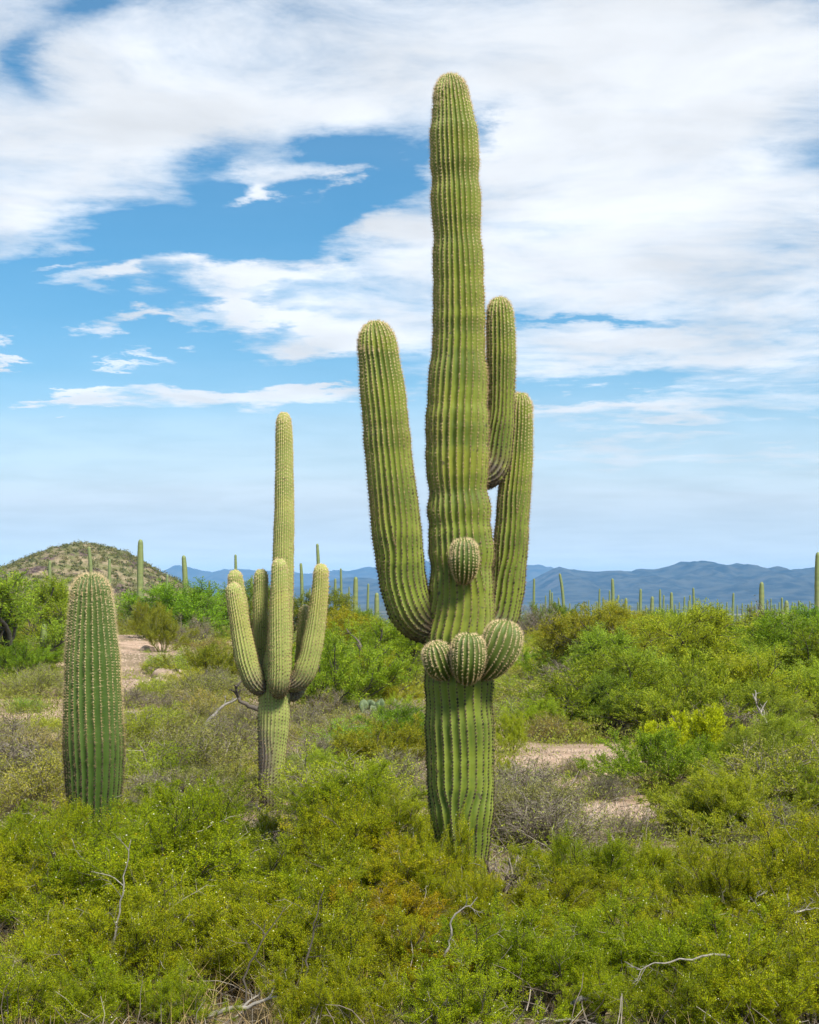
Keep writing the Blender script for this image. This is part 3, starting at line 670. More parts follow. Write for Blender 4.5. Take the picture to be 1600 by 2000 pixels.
def sprays(seed, leafm, barkm, n=26, L1=(1.0, 1.5), tilt=(5, 62), per=46, lsize=.034, asp=.28, up=.03):
    rng = np.random.default_rng(seed)
    s1, r1 = sprout(rng, None, 0, 0, 0, L1, 8, .07, up, .014, base_dirs(rng, n, tilt, .15))
    s2, r2 = sprout(rng, s1, 9, (.25, 1.), (14, 42), (.35, .6), 6, .09, .06, .006)
    s3, r3 = sprout(rng, s2, 5, (.2, 1.), (14, 45), (.14, .3), 4, .1, .06, .003)
    wood = MB(); tubes(wood, s1, r1, 5); tubes(wood, s2, r2, 3); tubes(wood, s3, r3, 3)
    fol = MB(); leaves(fol, rng, s3, per, .018, lsize, asp, 1.1)
    return wood.mesh('spray_stems', [barkm]), fol.mesh('spray_foliage', [leafm], False)
def low_shrub(seed, leafm, barkm, per=16, lsize=.03, asp=.4, n=34, L=(.45, .75), tilt=(5, 78), dens=(6, 4)):
    rng = np.random.default_rng(seed)
    s1, r1 = sprout(rng, None, 0, 0, 0, L, 6, .14, .03, .0075, base_dirs(rng, n, tilt, .12))
    s2, r2 = sprout(rng, s1, dens[0], (.2, 1.), (20, 60), (.2, .36), 5, .17, .03, .0042)
    s3, r3 = sprout(rng, s2, dens[1], (.2, 1.), (20, 70), (.09, .2), 3, .2, .02, .0026)
    wood = MB(); tubes(wood, s1, r1, 4); tubes(wood, s2, r2, 3); tubes(wood, s3, r3, 3)
    fol = None
    if per:
        f = MB(); leaves(f, rng, s3, per, .02, lsize, asp); fol = f.mesh('shrub_foliage', [leafm], False)
    return wood.mesh('shrub_stems', [barkm]), fol

KINDS = {
    'creosote': ('creosote_bush', 'bush', 'stems', 'foliage', [creosote(s) for s in (401, 402, 403, 404)]),
    'mesquite': ('mesquite_tree', 'tree', 'trunk', 'crown', [tree(501, M['mesquite_leaf'], M['bark'], 3), tree(502, M['mesquite_leaf'], M['bark'], 4, (15, 50), wide=1.1), tree(503, M['mesquite_leaf'], M['bark'], 2, (5, 30), droop=.05)]),
    'paloverde': ('palo_verde_tree', 'tree', 'trunk', 'crown', [tree(511, M['paloverde_leaf'], M['green_bark'], 4, (10, 45), up=.03, lsize=.046, asp=.26), tree(512, M['paloverde_leaf'], M['bark'], 3, (5, 38), up=.05, lsize=.05, asp=.24), tree(513, M['paloverde_leaf'], M['green_bark'], 5, (15, 55), up=.03, lsize=.046)]),
    'bloom': ('palo_verde_bush', 'bush', 'stems', 'foliage', [sprays(521, M['bloom_leaf'], M['green_bark'], per=64, lsize=.044)]),
    'spray': ('green_bush', 'bush', 'stems', 'foliage', [sprays(531, M['paloverde_leaf'], M['green_bark'], 22), sprays(532, M['mesquite_leaf'], M['bark'], 22, lsize=.032, asp=.4)]),
    'olive': ('desert_shrub', 'shrub', 'stems', 'foliage', [low_shrub(541, M['olive_leaf'], M['twig_grey'], 22, .019, .4), low_shrub(542, M['olive_leaf'], M['twig_grey'], 26, .018, .42), low_shrub(543, M['paloverde_leaf'], M['twig_grey'], 28, .021, .36)]),
    'dry': ('dry_shrub', 'shrub', 'stems', 'foliage', [low_shrub(551, M['olive_leaf'], M['twig_grey'], 3, .02, .4, 40, dens=(9, 6)), low_shrub(552, M['olive_leaf'], M['twig_grey'], 2, .02, .4, 44, dens=(9, 6))]),
}
HV = {}
for kd, (nm, cat, wn, fn, vs) in KINDS.items():
    for j, (w_, f_) in enumerate(vs):
        z = np.empty(len(w_.vertices)*3, np.float32); w_.vertices.foreach_get('co', z); HV[kd, j] = float(np.percentile(z[2::3], 99))
prng = random.Random(5)
CLEAR = [(2.3, 18.0, .95, 1.5), (3.35, 17.7, .75, 1.1), (2.75, 27.6, .6, 2.2), (-9.3, 48, 1.7, 10), (-7.6, 40, 1.5, 5), (-6.1, 33, 1.0, 2.5), (-9.3, 71, 2.2, 5), (5.0, 44, 1.2, 4), (2.2, 14.2, .6, .7), (-1.4, 14.0, .36, .9)]   # bare sandy patches: x, y, half sizes
def plant(kd, px, d, h, label, tint=(1, 1, 1), var=None, group=None, wide=1., rot=None):
    nm, cat, wn, fn, vs = KINDS[kd]; j = prng.randrange(len(vs)) if var is None else var
    w_, f_ = vs[j]; o = empty(nm, G(px, d)); s = h/HV[kd, j]
    o.scale = (s*wide, s*wide, s); o.rotation_euler = (prng.uniform(-.05, .05), prng.uniform(-.05, .05), prng.uniform(0, 6.28) if rot is None else rot)
    tag(o, label, cat, group)
    link(wn, w_, o)
    if f_:
        c = link(fn, f_, o); jt = prng.uniform(.82, 1.14); j2 = prng.uniform(.88, 1.12); c.color = (tint[0]*jt*j2, tint[1]*jt, tint[2]*jt, 1)
    return o

def pl(kd, px, d, top, label, tint=(1, 1, 1), var=None, wide=1., group=None, rot=None):
    h = max(.25, H+(Y0-top)/F*d-gz((px-800)/F*d, d))
    wide *= {'mesquite': 1.2, 'paloverde': 1.28, 'spray': 1.15, 'olive': 1.1}.get(kd, 1.)
    return plant(kd, px, d, h, label, tint, var, group, wide, rot)
YG, GR, DK, YL, OL, BL = (1.15, 1.05, .8), (.80, 1.0, .9), (.62, .78, .8), (1.5, 1.25, .7), (1.0, .92, .9), (.8, .95, 1.3)

# ---- middle distance, left of the giant
MID = [
    ('mesquite', 15, 36, 1128, 'grey-trunked mesquite tree at the left edge below the hill', GR, 1, 1.05),
    ('mesquite', 105, 39, 1132, 'leafy mesquite directly behind the top of the stout saguaro', (.95, 1.05, .9), 2, .9),
    ('mesquite', 60, 56, 1150, 'bluish mesquite behind the one at the left edge', (.75, .95, 1.2), 0, 1.),
    ('dry', 88, 33, 1300, 'tangle of bare grey twigs under the left mesquite', (1, 1, 1), 0, 1.2),
    ('dry', 45, 31, 1325, 'dead brown brush at the foot of the left mesquite', (.8, .7, .6), 1, 1.2),
    ('olive', 45, 26, 1362, 'rounded green shrub below the left mesquite', (.9, 1.2, .8), 2, 1.5),
    ('olive', 95, 23, 1405, 'yellow-green shrub touching the stout saguaro on its left', (1.2, 1.2, .7), 2, 1.3),
    ('olive', 15, 19.5, 1445, 'wide tawny shrub at the left edge level with the stout saguaro', (1.3, 1.15, 1.0), 0, 1.6),
    ('olive', 95, 17.5, 1490, 'straw-tinted shrub left of the stout saguaro foot', (1.4, 1.2, 1.1), 1, 1.5),
    ('spray', 285, 50, 1178, 'wispy olive bush right of the stout saguaro top', (.85, .8, .8), 0, 1.),
    ('spray', 318, 44, 1190, 'brownish-green bush in front of the tall hill saguaro', (.8, .72, .7), 0, .9),
    ('olive', 262, 60, 1172, 'pale desert shrub by the low many-armed saguaro', (1, 1, .9), 0, 1.4),
    ('mesquite', 385, 52, 1142, 'dark-based bright green mesquite left of the pale saguaro', (.75, 1.05, .75), 0, 1.25),
    ('mesquite', 432, 66, 1143, 'green mesquite touching the left arms of the pale saguaro', (.7, .95, .9), 1, 1.1),
    ('dry', 372, 48, 1205, 'hanging dead twigs under the dark-based mesquite', (1, .9, .8), 0, 1.),
    ('olive', 292, 38, 1300, 'small yellow shrub on the sandy slope', (1.3, 1.2, .7), 2, 1.2),
    ('olive', 345, 37, 1272, 'rounded olive shrub above the slope boulders', (.95, 1.0, .8), 2, 1.5),
    ('spray', 425, 33, 1262, 'olive bush with twiggy base left of the pale saguaro elbow', (.85, .85, .8), 1, 1.1),
    ('olive', 395, 29, 1318, 'low yellowish shrub over the fallen branch', (1.25, 1.15, .8), 0, 1.5),
    ('olive', 300, 30, 1322, 'bright yellow-green shrub amid grey brush on the slope', (1.4, 1.35, .6), 2, 1.0),
    ('dry', 262, 28, 1345, 'purplish grey bare shrub right of the stout saguaro', (1, .95, 1), 1, 1.4),
    ('dry', 335, 27, 1352, 'grey bare shrub below the slope boulders', (1, 1, 1), 0, 1.5),
    ('olive', 268, 23, 1400, 'yellow-olive shrub behind the stout saguaro right side', (1.25, 1.1, .8), 0, 1.4),
    ('olive', 345, 22, 1398, 'olive shrub between the stout and the pale saguaros', (1.0, .95, .85), 1, 1.5),
    ('dry', 405, 23, 1385, 'dark grey twiggy shrub left of the pale saguaro trunk', (.8, .8, .8), 0, 1.4),
    ('olive', 455, 20.5, 1425, 'drab green shrub against the pale saguaro trunk', (.85, .85, .8), 0, 1.3),
    ('dry', 392, 18.8, 1440, 'wiry bare shrub with dark stems between two saguaros', (.8, .8, .7), 1, 1.3),
    ('olive', 300, 18, 1460, 'broad tan-green shrub right of the stout saguaro', (1.25, 1.05, .95), 1, 1.6),
    ('olive', 440, 16.8, 1490, 'low olive shrub left of the greyed saguaro foot', (1.0, .92, .85), 0, 1.6),
    ('olive', 345, 15.6, 1520, 'tawny low shrub above the front thicket', (1.15, 1.02, .9), 0, 1.6),
    ('mesquite', 655, 46, 1192, 'yellow-topped dark tree right of the pale saguaro', (1.25, 1.05, .6), 0, .95),
    ('mesquite', 600, 62, 1160, 'olive tree behind the pale saguaro right arm', (.75, .75, .8), 1, 1.2),
    ('mesquite', 700, 60, 1192, 'soft green tree under the distant pale saguaros', (.8, .95, .7), 2, 1.2),
    ('spray', 650, 27, 1248, 'rounded bright green bush right of the pale saguaro', (.95, 1.15, .85), 1, 1.05),
    ('mesquite', 765, 31, 1215, 'green tree with dark trunk left of the giant saguaro', (.85, 1.05, .75), 2, 1.15),
    ('mesquite', 720, 36, 1222, 'leafy green tree behind the giant saguaro left arm', (.9, 1.1, .7), 1, 1.1),
    ('mesquite', 805, 40, 1235, 'deep green tree beneath the giant left arm elbow', (.65, .9, .75), 0, 1.),
    ('dry', 655, 25.5, 1350, 'brown brush at the base of the rounded bright bush', (.8, .7, .6), 0, 1.4),
    ('olive', 730, 25.5, 1366, 'soft grey-green shrub at the foot of the green tree', (1.0, 1.0, 1.1), 1, 1.8),
    ('olive', 690, 24, 1385, 'silvery low shrub beside the prickly pear', (1.05, 1.05, 1.2), 0, 1.4),
    ('spray', 800, 20, 1385, 'dense dark green bush left of the giant trunk', (.70, .98, .55), 1, 1.15),
    ('spray', 715, 19.5, 1420, 'yellow-green bush next to the dense dark one', (.85, .9, .5), 0, 1.0),
    ('olive', 640, 21, 1405, 'dull olive shrub between pale saguaro and dark bush', (1.0, .92, .85), 0, 1.6),
    ('dry', 612, 18.2, 1440, 'purple-grey leafless shrub right of the pale saguaro trunk', (1, 1, 1.05), 1, 1.5),
    ('dry', 585, 16.4, 1495, 'grey leafless shrub by the greyed saguaro foot', (1, 1, 1), 0, 1.3),
    ('dry', 640, 16.2, 1500, 'second grey leafless shrub from the greyed saguaro foot', (1, 1, 1), 1, 1.3),
    ('dry', 805, 15, 1530, 'small grey shrub touching the giant trunk on its left', (1, 1, 1), 0, 1.1),
    ('olive', 745, 17.4, 1475, 'olive shrub below the dense dark bush', (.95, .98, .7), 2, 1.5),
    ('olive', 560, 40, 1290, 'yellowish shrub behind the pale saguaro waist', (1.2, 1.1, .8), 0, 1.5),
    # ---- right of the giant
    ('dry', 1048, 66, 1185, 'blackish brush on the skyline right of the giant saguaro', (.45, .4, .35), 0, 1.1),
    ('spray', 1075, 72, 1182, 'dusty green bush on the skyline right of the giant saguaro', (.75, .8, .85), 1, 1.1),
    ('spray', 1120, 58, 1205, 'tan-green bush below the leaning dark-tipped saguaro', (.9, .8, .8), 0, 1.3),
    ('olive', 1010, 46, 1252, 'lemon-green shrub peeping out behind the right bud', (1.2, 1.25, .6), 2, 1.4),
    ('olive', 1062, 44, 1258, 'golden-green shrub above the small sandy gap', (1.25, 1.15, .7), 2, 1.6),
    ('olive', 1120, 42, 1255, 'olive shrub left of the big green thicket', (1.0, .95, .8), 0, 1.6),
    ('paloverde', 1208, 52, 1182, 'rounded yellow-green tree with a dark hollow', (1.05, 1., .6), 2, 1.1),
    ('paloverde', 1150, 40, 1215, 'yellow-green tree at the left end of the right thicket', (.95, .98, .8), 0, 1.1),
    ('olive', 1035, 33, 1310, 'drab low shrub right of the giant saguaro waist', (1, .95, .85), 1, 1.7),
    ('olive', 1000, 30, 1318, 'green shrub against the giant saguaro waist', (1., 1.15, .6), 2, 1.2),
    ('dry', 1080, 29.5, 1335, 'mauve-grey twig shrub above the small sandy gap', (1, .95, 1), 1, 1.7),
    ('dry', 1010, 26.5, 1362, 'grey twig shrub right of the giant trunk', (1, 1, 1), 0, 1.5),
    ('spray', 1175, 33, 1250, 'vivid green bush in front of the right thicket', (.85, 1.1, .9), 1, 1.2),
    ('paloverde', 1215, 28, 1235, 'feathery green tree with bluish lower boughs', (.82, 1.0, 1.0), 1, 1.15),
    ('paloverde', 1300, 34, 1205, 'yellow-green palo verde in the middle of the right thicket', (1.05, 1.02, .75), 0, 1.1),
    ('paloverde', 1375, 30, 1192, 'tall palo verde with a bare dark trunk', (.90, .95, .7), 1, 1.05),
    ('mesquite', 1408, 44, 1195, 'gold-tipped tree behind the tall palo verde', (1.2, 1.0, .6), 0, 1.),
    ('mesquite', 1340, 58, 1196, 'darker tree on the skyline of the right thicket', (.8, .9, .65), 1, 1.2),
    ('mesquite', 1470, 70, 1190, 'green tree behind the sturdy ribbed saguaro', (.85, .95, .75), 2, 1.3),
    ('mesquite', 1258, 72, 1196, 'skyline tree left of the darker tree', (.9, .95, .6), 0, 1.3),
    ('mesquite', 1585, 42, 1172, 'dark green tree at the right edge on the skyline', (.62, .85, .65), 1, 1.15),
    ('dry', 1515, 46, 1192, 'pinkish-grey bare shrub right of the sturdy saguaro', (1, .95, .95), 0, 1.6),
    ('mesquite', 1555, 33, 1232, 'bright green tree below the dark skyline tree', (.9, 1.1, .75), 2, 1.),
    ('paloverde', 1470, 30, 1255, 'pale green tree around the small leaning saguaro', (.98, 1.05, .9), 0, 1.05),
    ('paloverde', 1430, 24.5, 1285, 'yellow-leaved tree at the heart of the right thicket', (1.15, 1.0, .6), 2, 1.),
    ('mesquite', 1300, 24.5, 1290, 'soft green tree above the bright yellow bush', (.9, 1.05, .8), 1, 1.),
    ('paloverde', 1215, 22.5, 1320, 'low green tree in shade left of the bright yellow bush', (.70, .88, .85), 1, 1.1),
    ('paloverde', 1590, 25, 1290, 'light green tree at the right edge', (1.0, 1.08, .8), 0, 1.),
    ('paloverde', 1520, 21.5, 1338, 'grey-limbed thin tree in the right thicket', (.85, .85, .85), 1, 1.),
    ('dry', 1415, 21, 1378, 'leafless pinkish shrub under the tall palo verde', (1, .95, .95), 1, 1.4),
    ('bloom', 1350, 17.2, 1390, 'bright yellow palo verde bush spraying upward', (1, 1, 1), 0, .95),
    ('bloom', 1290, 17.6, 1425, 'smaller yellow bush at the left foot of the bright yellow one', (.85, .95, .9), 0, .8),
    ('spray', 1420, 18, 1440, 'green bush right of the bright yellow one', (.85, .9, .6), 0, 1.),
    ('spray', 1120, 22.6, 1412, 'low dark green bush above the sand patch', (.75, .9, .65), 1, 1.4),
    ('olive', 1060, 22.8, 1420, 'low dusky shrub left of the low dark green bush', (.8, .9, .7), 2, 1.5),
    ('spray', 1000, 19.5, 1395, 'lemon-green bush touching the giant trunk on its right', (1.15, 1.15, .5), 0, .85),
    ('spray', 985, 16.4, 1480, 'olive-yellow bush below the lemon-green one', (1., .95, .5), 0, .8),
    ('dry', 1120, 17.2, 1480, 'wispy leafless shrub in front of the sand patch', (1, .95, .85), 0, 1.3),
    ('dry', 1180, 15.4, 1530, 'large grey twig shrub below the sand patch', (1, 1, 1), 1, 1.4),
    ('dry', 1085, 14.6, 1560, 'fine tan shrub right of the giant trunk', (1, .95, .8), 0, 1.2),
    ('olive', 1035, 14.4, 1545, 'olive wisp shrub beside the giant trunk', (1., .98, .7), 0, 1.1),
    ('olive', 1275, 16, 1535, 'khaki shrub at the right end of the sand patch', (1.05, 1.0, .7), 1, 1.3),
    ('paloverde', 1470, 16.2, 1430, 'palo verde with yellow-green bare limbs', (.95, .92, .6), 2, 1.),
    ('paloverde', 1560, 17.5, 1400, 'olive palo verde at the right edge', (.85, .9, .7), 0, 1.),
    ('paloverde', 1395, 14.6, 1545, 'straggly olive palo verde below the bright yellow bush', (.85, .82, .55), 2, .95),
    ('spray', 1560, 14, 1500, 'mossy green bush at the right edge', (.75, .82, .5), 1, 1.),
    ('spray', 1310, 13.4, 1575, 'khaki bush below the right end of the sand patch', (.8, .75, .5), 0, .95),
    ('dry', 1235, 12.8, 1610, 'dark twiggy shrub above the front thicket at right', (.8, .75, .7), 0, 1.2),
    ('dry', 1520, 12.5, 1570, 'grey shrub in the gap of the front thicket at right', (1, 1, 1), 1, 1.2),
]
for kd, px, d, top, lab, tint, var, wide in MID: pl(kd, px, d, top, lab, tint, var, wide)

# ---- the creosote thicket in front
FRONT = [
    (185, 11.3, 1570, 'sparse creosote bush crossing the foot of the stout saguaro', 0, .5), (50, 11.6, 1585, 'creosote bush by the left edge behind the front thicket', 1, .9), (330, 11.8, 1540, 'creosote bush peaking between the stout and the pale saguaro', 2, 1.),
    (262, 10.8, 1590, 'leafy creosote just right of the stout saguaro foot', 3, .95), (425, 12.2, 1580, 'creosote bush left of the greyed saguaro foot', 0, .9), (625, 13.2, 1570, 'creosote bush right of the greyed saguaro foot', 1, .85),
    (690, 13.6, 1500, 'tall soft creosote between the pale and giant saguaros', 2, 1.1), (755, 12.6, 1545, 'creosote bush close to the giant trunk on its left', 3, 1.), (660, 11.6, 1610, 'creosote bush with a bleached arching twig', 0, 1.),
    (40, 9.4, 1650, 'creosote bush at the left edge of the front thicket', 2, 1.), (150, 9.2, 1640, 'creosote bush in front of the stout saguaro', 3, 1.), (310, 9.3, 1625, 'creosote bush in the left middle of the front thicket', 1, 1.),
    (420, 9.2, 1650, 'creosote bush with white seed puffs below the pale saguaro', 0, 1.), (540, 9.3, 1690, 'creosote bush below the straw-coloured gap', 2, .9), (670, 9.4, 1660, 'creosote bush with long black stems', 1, 1.), (765, 9.5, 1650, 'orange-flecked creosote at the left foot of the giant saguaro', 3, 1.),
    (850, 9.3, 1665, 'thin creosote sprig crossing the giant trunk foot', 0, .5), (1060, 9.2, 1690, 'black-stemmed creosote right of the giant trunk foot', 3, 1.), (1110, 10.4, 1650, 'creosote bush behind the black-stemmed one', 1, .95), (1035, 10.9, 1655, 'small creosote beside the dried stump', 2, .7),
    (1180, 9.0, 1725, 'creosote bush in the right middle of the front thicket', 0, 1.), (1310, 9.4, 1690, 'creosote bush below the khaki bush at right', 2, 1.), (1330, 10.8, 1640, 'tall creosote behind the bleached branches at right', 3, .9), (1430, 10.2, 1665, 'yellowish creosote near the bleached branches', 1, .95),
    (1560, 10.6, 1605, 'tall creosote at the right edge', 0, 1.), (1480, 8.9, 1740, 'creosote bush behind the white forked branch', 2, 1.), (1590, 8.8, 1730, 'creosote bush at the right edge of the front thicket', 3, 1.),
    (-30, 10.3, 1610, 'creosote half cut by the left edge, before the tawny shrub', 3, 1.), (370, 10.3, 1600, 'creosote bush midway between the stout and pale saguaro feet', 1, 1.), (505, 10.6, 1680, 'low creosote right in front of the pale saguaro foot', 2, .9), (590, 10.5, 1650, 'creosote bush beside the straw-coloured gap', 3, .9),
    (735, 10.6, 1600, 'creosote bush left of the orange-flecked one', 1, 1.), (940, 9.1, 1775, 'creosote bush between the giant trunk and the pale forked twig', 0, .8), (1240, 10.4, 1680, 'creosote bush under the dark twiggy shrub at right', 1, 1.), (1390, 9.3, 1720, 'creosote bush left of the white forked branch', 0, 1.), (1650, 9.8, 1640, 'creosote cut by the right edge', 1, 1.),
    (10, 7.0, 1850, 'creosote cropped at the lower left corner', 3, .8), (330, 8.5, 1700, 'creosote bush behind the one with pale dead twigs', 2, 1.), (560, 8.5, 1730, 'creosote bush left of the long black bare stem', 0, 1.), (760, 8.6, 1730, 'creosote bush left of the orange-brown one', 2, 1.), (920, 8.2, 1800, 'creosote right behind the pale forked twig', 3, .9),
    (1060, 8.4, 1760, 'creosote with long dark limbs right of centre', 1, 1.), (1290, 8.5, 1750, 'creosote bush behind the long white branch', 3, 1.), (880, 6.9, 1860, 'low creosote at the bottom edge below the giant saguaro', 3, .75), (1320, 6.9, 1890, 'low creosote at the bottom edge below the long white branch', 2, .75), (1450, 6.9, 1860, 'low creosote at the bottom edge at right', 1, .75), (1590, 7.0, 1830, 'creosote cropped at the lower right corner', 0, .8), 
    (150, 7.0, 1905, 'low creosote at the bottom edge left of the crooked grey branch', 1, .6), (690, 7.0, 1900, 'low creosote at the bottom edge by the thin straight stick', 1, .55),
    (845, 9.6, 1605, 'open creosote sprigs veiling the left of the giant trunk foot', 2, .45), (935, 8.9, 1705, 'creosote sprigs veiling the right of the giant trunk foot', 1, .5), (240, 7.25, 1870, 'creosote bush behind the crooked grey branch', 0, .7), (340, 7.1, 1890, 'low creosote at the right tip of the crooked grey branch', 3, .6), (600, 7.2, 1870, 'low creosote at the foot of the long black bare stem', 2, .6), (1170, 7.2, 1880, 'low creosote behind the splintered log', 1, .6),
    (525, 12.7, 1615, 'low creosote hiding the very foot of the pale saguaro', 1, .6), (1150, 9.7, 1630, 'taller open creosote right of the black-stemmed one', 2, .6), (1425, 9.1, 1655, 'taller upright creosote above the white forked branch', 0, .6), (1545, 9.3, 1590, 'tall open creosote by the arching grey branch', 3, .7),
    (345, 9.9, 1535, 'taller upright creosote midway between the stout and pale saguaros', 0, .6), (685, 10.5, 1560, 'taller upright creosote between the pale and giant saguaros', 1, .65), (85, 9.9, 1585, 'upright creosote left of the stout saguaro foot', 2, .6), (1260, 10.0, 1640, 'upright creosote below the sand patch right end', 1, .6),
    (100, 7.9, 1760, 'nearest creosote at the lower left corner', 0, .85), (225, 7.7, 1770, 'low creosote above the dry grass at lower left', 2, .8), (360, 7.9, 1760, 'creosote with pale dead twigs at lower left', 3, .85), (490, 7.9, 1790, 'creosote bush above the grey fallen limb', 1, .85),
    (620, 7.8, 1760, 'creosote bush with one long black stem at bottom centre', 2, .85), (740, 7.9, 1790, 'sprawling creosote at bottom centre', 0, .85), (850, 7.8, 1830, 'orange-brown creosote below the giant saguaro', 1, .8), (990, 7.7, 1790, 'low creosote at bottom right of centre', 2, .85),
    (1110, 7.6, 1800, 'low leafy creosote above the splintered log', 3, .85), (1250, 7.8, 1770, 'creosote bush under the long white branch', 0, .9), (1390, 7.7, 1780, 'near creosote with grey dead stems at lower right', 1, .85), (1520, 7.6, 1780, 'nearest creosote at the lower right corner', 2, .9),
]
for px, d, top, lab, var, wide in FRONT:
    tint = (1, 1, 1)
    if 'orange' in lab: tint = (1.14, .97, .9)
    if 'orange-brown' in lab: tint = (1.45, .95, .9)
    if 'yellowish' in lab: tint = (1.12, 1.02, .9)
    pl('creosote', px, d, top, lab, tint, var, wide*1.4, 'creosote bushes of the front thicket')

FILL = [  # x range, depth range, height range, count, kinds, tint, label shared by look-alikes
    (-30, 120, 14, 22, .35, .7, 9, ('olive', 'dry'), (1.25, 1.15, .85), 'small tawny tuft shrub in the brush left of the stout saguaro'),
    (245, 500, 14, 24, .3, .7, 16, ('olive', 'dry', 'olive'), (1.05, .98, .75), 'small mixed shrub in the brush between the stout and pale saguaros'),
    (300, 450, 25, 46, .35, .7, 8, ('olive', 'olive', 'dry'), (1.1, 1.08, .7), 'small shrub scattered on the slope behind the stout and pale saguaros'),
    (565, 830, 14, 24, .3, .7, 16, ('olive', 'spray', 'dry'), (1.0, 1.0, .7), 'small shrub in the brush between the pale and giant saguaros'),
    (570, 840, 25, 50, .5, 1.1, 10, ('olive', 'spray'), (.95, 1.05, .65), 'green shrub filling the ground behind the pale and giant saguaros'),
    (980, 1160, 20, 55, .4, .9, 22, ('olive', 'dry', 'olive', 'spray'), (1.05, 1.05, .7), 'small shrub on the open ground right of the giant saguaro'),
    (975, 1240, 12.3, 15, .25, .5, 7, ('dry', 'dry', 'olive'), (1., .95, .7), 'fine twiggy shrub between the sand patch and the front thicket'),
    (1240, 1640, 12.5, 16.5, .4, .75, 13, ('spray', 'olive', 'spray', 'olive'), (.88, .9, .6), 'mossy shrub filling the right thicket below the bright yellow bush'),
    (1180, 1640, 21, 40, .8, 1.6, 11, ('spray', 'mesquite', 'paloverde'), (.95, 1.02, .7), 'green bush or sapling filling the right thicket among the palo verdes'),
    (-20, 130, 22, 50, .4, 1., 8, ('olive', 'spray'), (.95, 1.0, .7), 'green shrub under the mesquites at the left edge'),
]
for x0, x1, d0, d1, h0, h1, cnt, kds, tint, lab in FILL:
    for q in range(cnt):
        for _ in range(20):
            px = prng.uniform(x0, x1); d = prng.uniform(d0, d1); X = (px-800)/F*d
            if all(((X-cx)/(rx+.25))**2+((d-cy)/(ry+.4))**2 > 1 for cx, cy, rx, ry in CLEAR) and abs(X-S2.location.x)+abs(d-S2.location.y) > .7: break
        kd = kds[q % len(kds)]; tt = tuple(v*prng.uniform(.85, 1.15) for v in tint) if kd != 'dry' else (1, 1, 1)
        plant(kd, px, d, prng.uniform(h0, h1)*(1.15 if kd in ('mesquite', 'paloverde') else 1), lab, tt, None, 'brush: '+lab, 1.35)

# ------------------------------------------------------------------ prickly pear, fallen wood, stones
def pear():
    m, k = material('prickly pear pad'); n = k.noise(k.node('ShaderNodeTexCoord').outputs['Object'], 9., 4)
    out(k, principled(k, k.mix(k.mr(n, .3, .7), (.10, .14, .06), (.17, .21, .11)), .7, .2))
    rng = np.random.default_rng(8); root = empty('prickly_pear', G(745, 24.5))
    root.scale = (.75, .75, .75); tag(root, 'pale grey-green prickly pear among low shrubs', 'cactus')
    lev = [((rng.uniform(-.55, .55), rng.uniform(-.3, .3), -.03), rng.uniform(-.4, .4)) for _ in range(8)]
    for L_ in range(3):
        nxt = []
        for (p, lean) in lev:
            for c in range(2 if L_ else 1):
                mbp = MB(); ln = rng.uniform(.20, .28); l2 = lean+rng.uniform(-.6, .6)*(L_ > 0); yaw = rng.uniform(0, 3.14)
                u = np.linspace(0, 1, 9); a = np.linspace(0, 2*math.pi, 13)[:-1]; wdt = .43*ln*np.sin(np.pi*np.clip(u, .03, .985)**.85)**.6
                X = wdt[:, None]*np.cos(a); Y = .10*ln*np.sin(np.pi*np.clip(u, .03, .985))[:, None]**.5*np.sin(a); Z = np.repeat((u*ln)[:, None], 12, 1)
                X, Z = X*math.cos(l2)+Z*math.sin(l2), -X*math.sin(l2)+Z*math.cos(l2)
                X, Y = X*math.cos(yaw)-Y*math.sin(yaw), X*math.sin(yaw)+Y*math.cos(yaw)
                V = np.stack([X, Y, Z], -1).reshape(-1, 3)+np.array(p)
                i = np.arange(9*12).reshape(9, 12); nx = np.roll(i, -1, 1)
                mbp.add(V, np.stack([i[:-1], nx[:-1], nx[1:], i[1:]], -1).reshape(-1, 4))
                link('pad', mbp.mesh('pad', [m]), root)
                tip = np.array([math.sin(l2)*math.cos(yaw), math.sin(l2)*math.sin(yaw), math.cos(l2)])*ln*.9+np.array(p)
                nxt.append((tuple(tip), l2))
        lev = nxt[:10]
pear()

def limb(name, pts, d, r, label, cat='dead branch', mat='dead_wood', forks=2, seed=0, taper=.3):
    """a dead limb: bent main piece plus side twigs, one mesh"""
    rng = np.random.default_rng(seed+700)
    P = np.array([W(p[0], p[1], d+(p[2] if len(p) > 2 else 0)) for p in pts]); 
    s = np.r_[0, np.cumsum(np.linalg.norm(np.diff(P, axis=0), axis=1))]
    q = hermite(s, P, np.linspace(0, s[-1], 14)); q[1:-1] += rng.normal(0, .006, (12, 3))
    base = q[0].copy(); q = q-base
    mb = MB(); r *= .7; tubes(mb, q[None], np.array([r]), 7, taper, 0, np.array([.7]))
    if forks:
        L = s[-1]
        f1, fr = sprout(rng, q[None], forks*2, (.25, .95), (25, 60), (L*.18, L*.38), 6, .16, .02, r*.42); tubes(mb, f1, fr, 5, .35)
        f2, fr2 = sprout(rng, f1, 3, (.3, 1), (20, 60), (L*.06, L*.16), 4, .18, .02, r*.22); tubes(mb, f2, fr2, 3, .4)
    o = link(name, mb.mesh(name, [M[mat]]), None, base); tag(o, label, cat, 'bleached dead wood'); return o
limb('dead_branch', [(1425, 1868), (1388, 1866), (1340, 1876), (1285, 1880), (1243, 1893)], 7.0, .010, 'long white branch lying across the creosotes at lower right', seed=1)
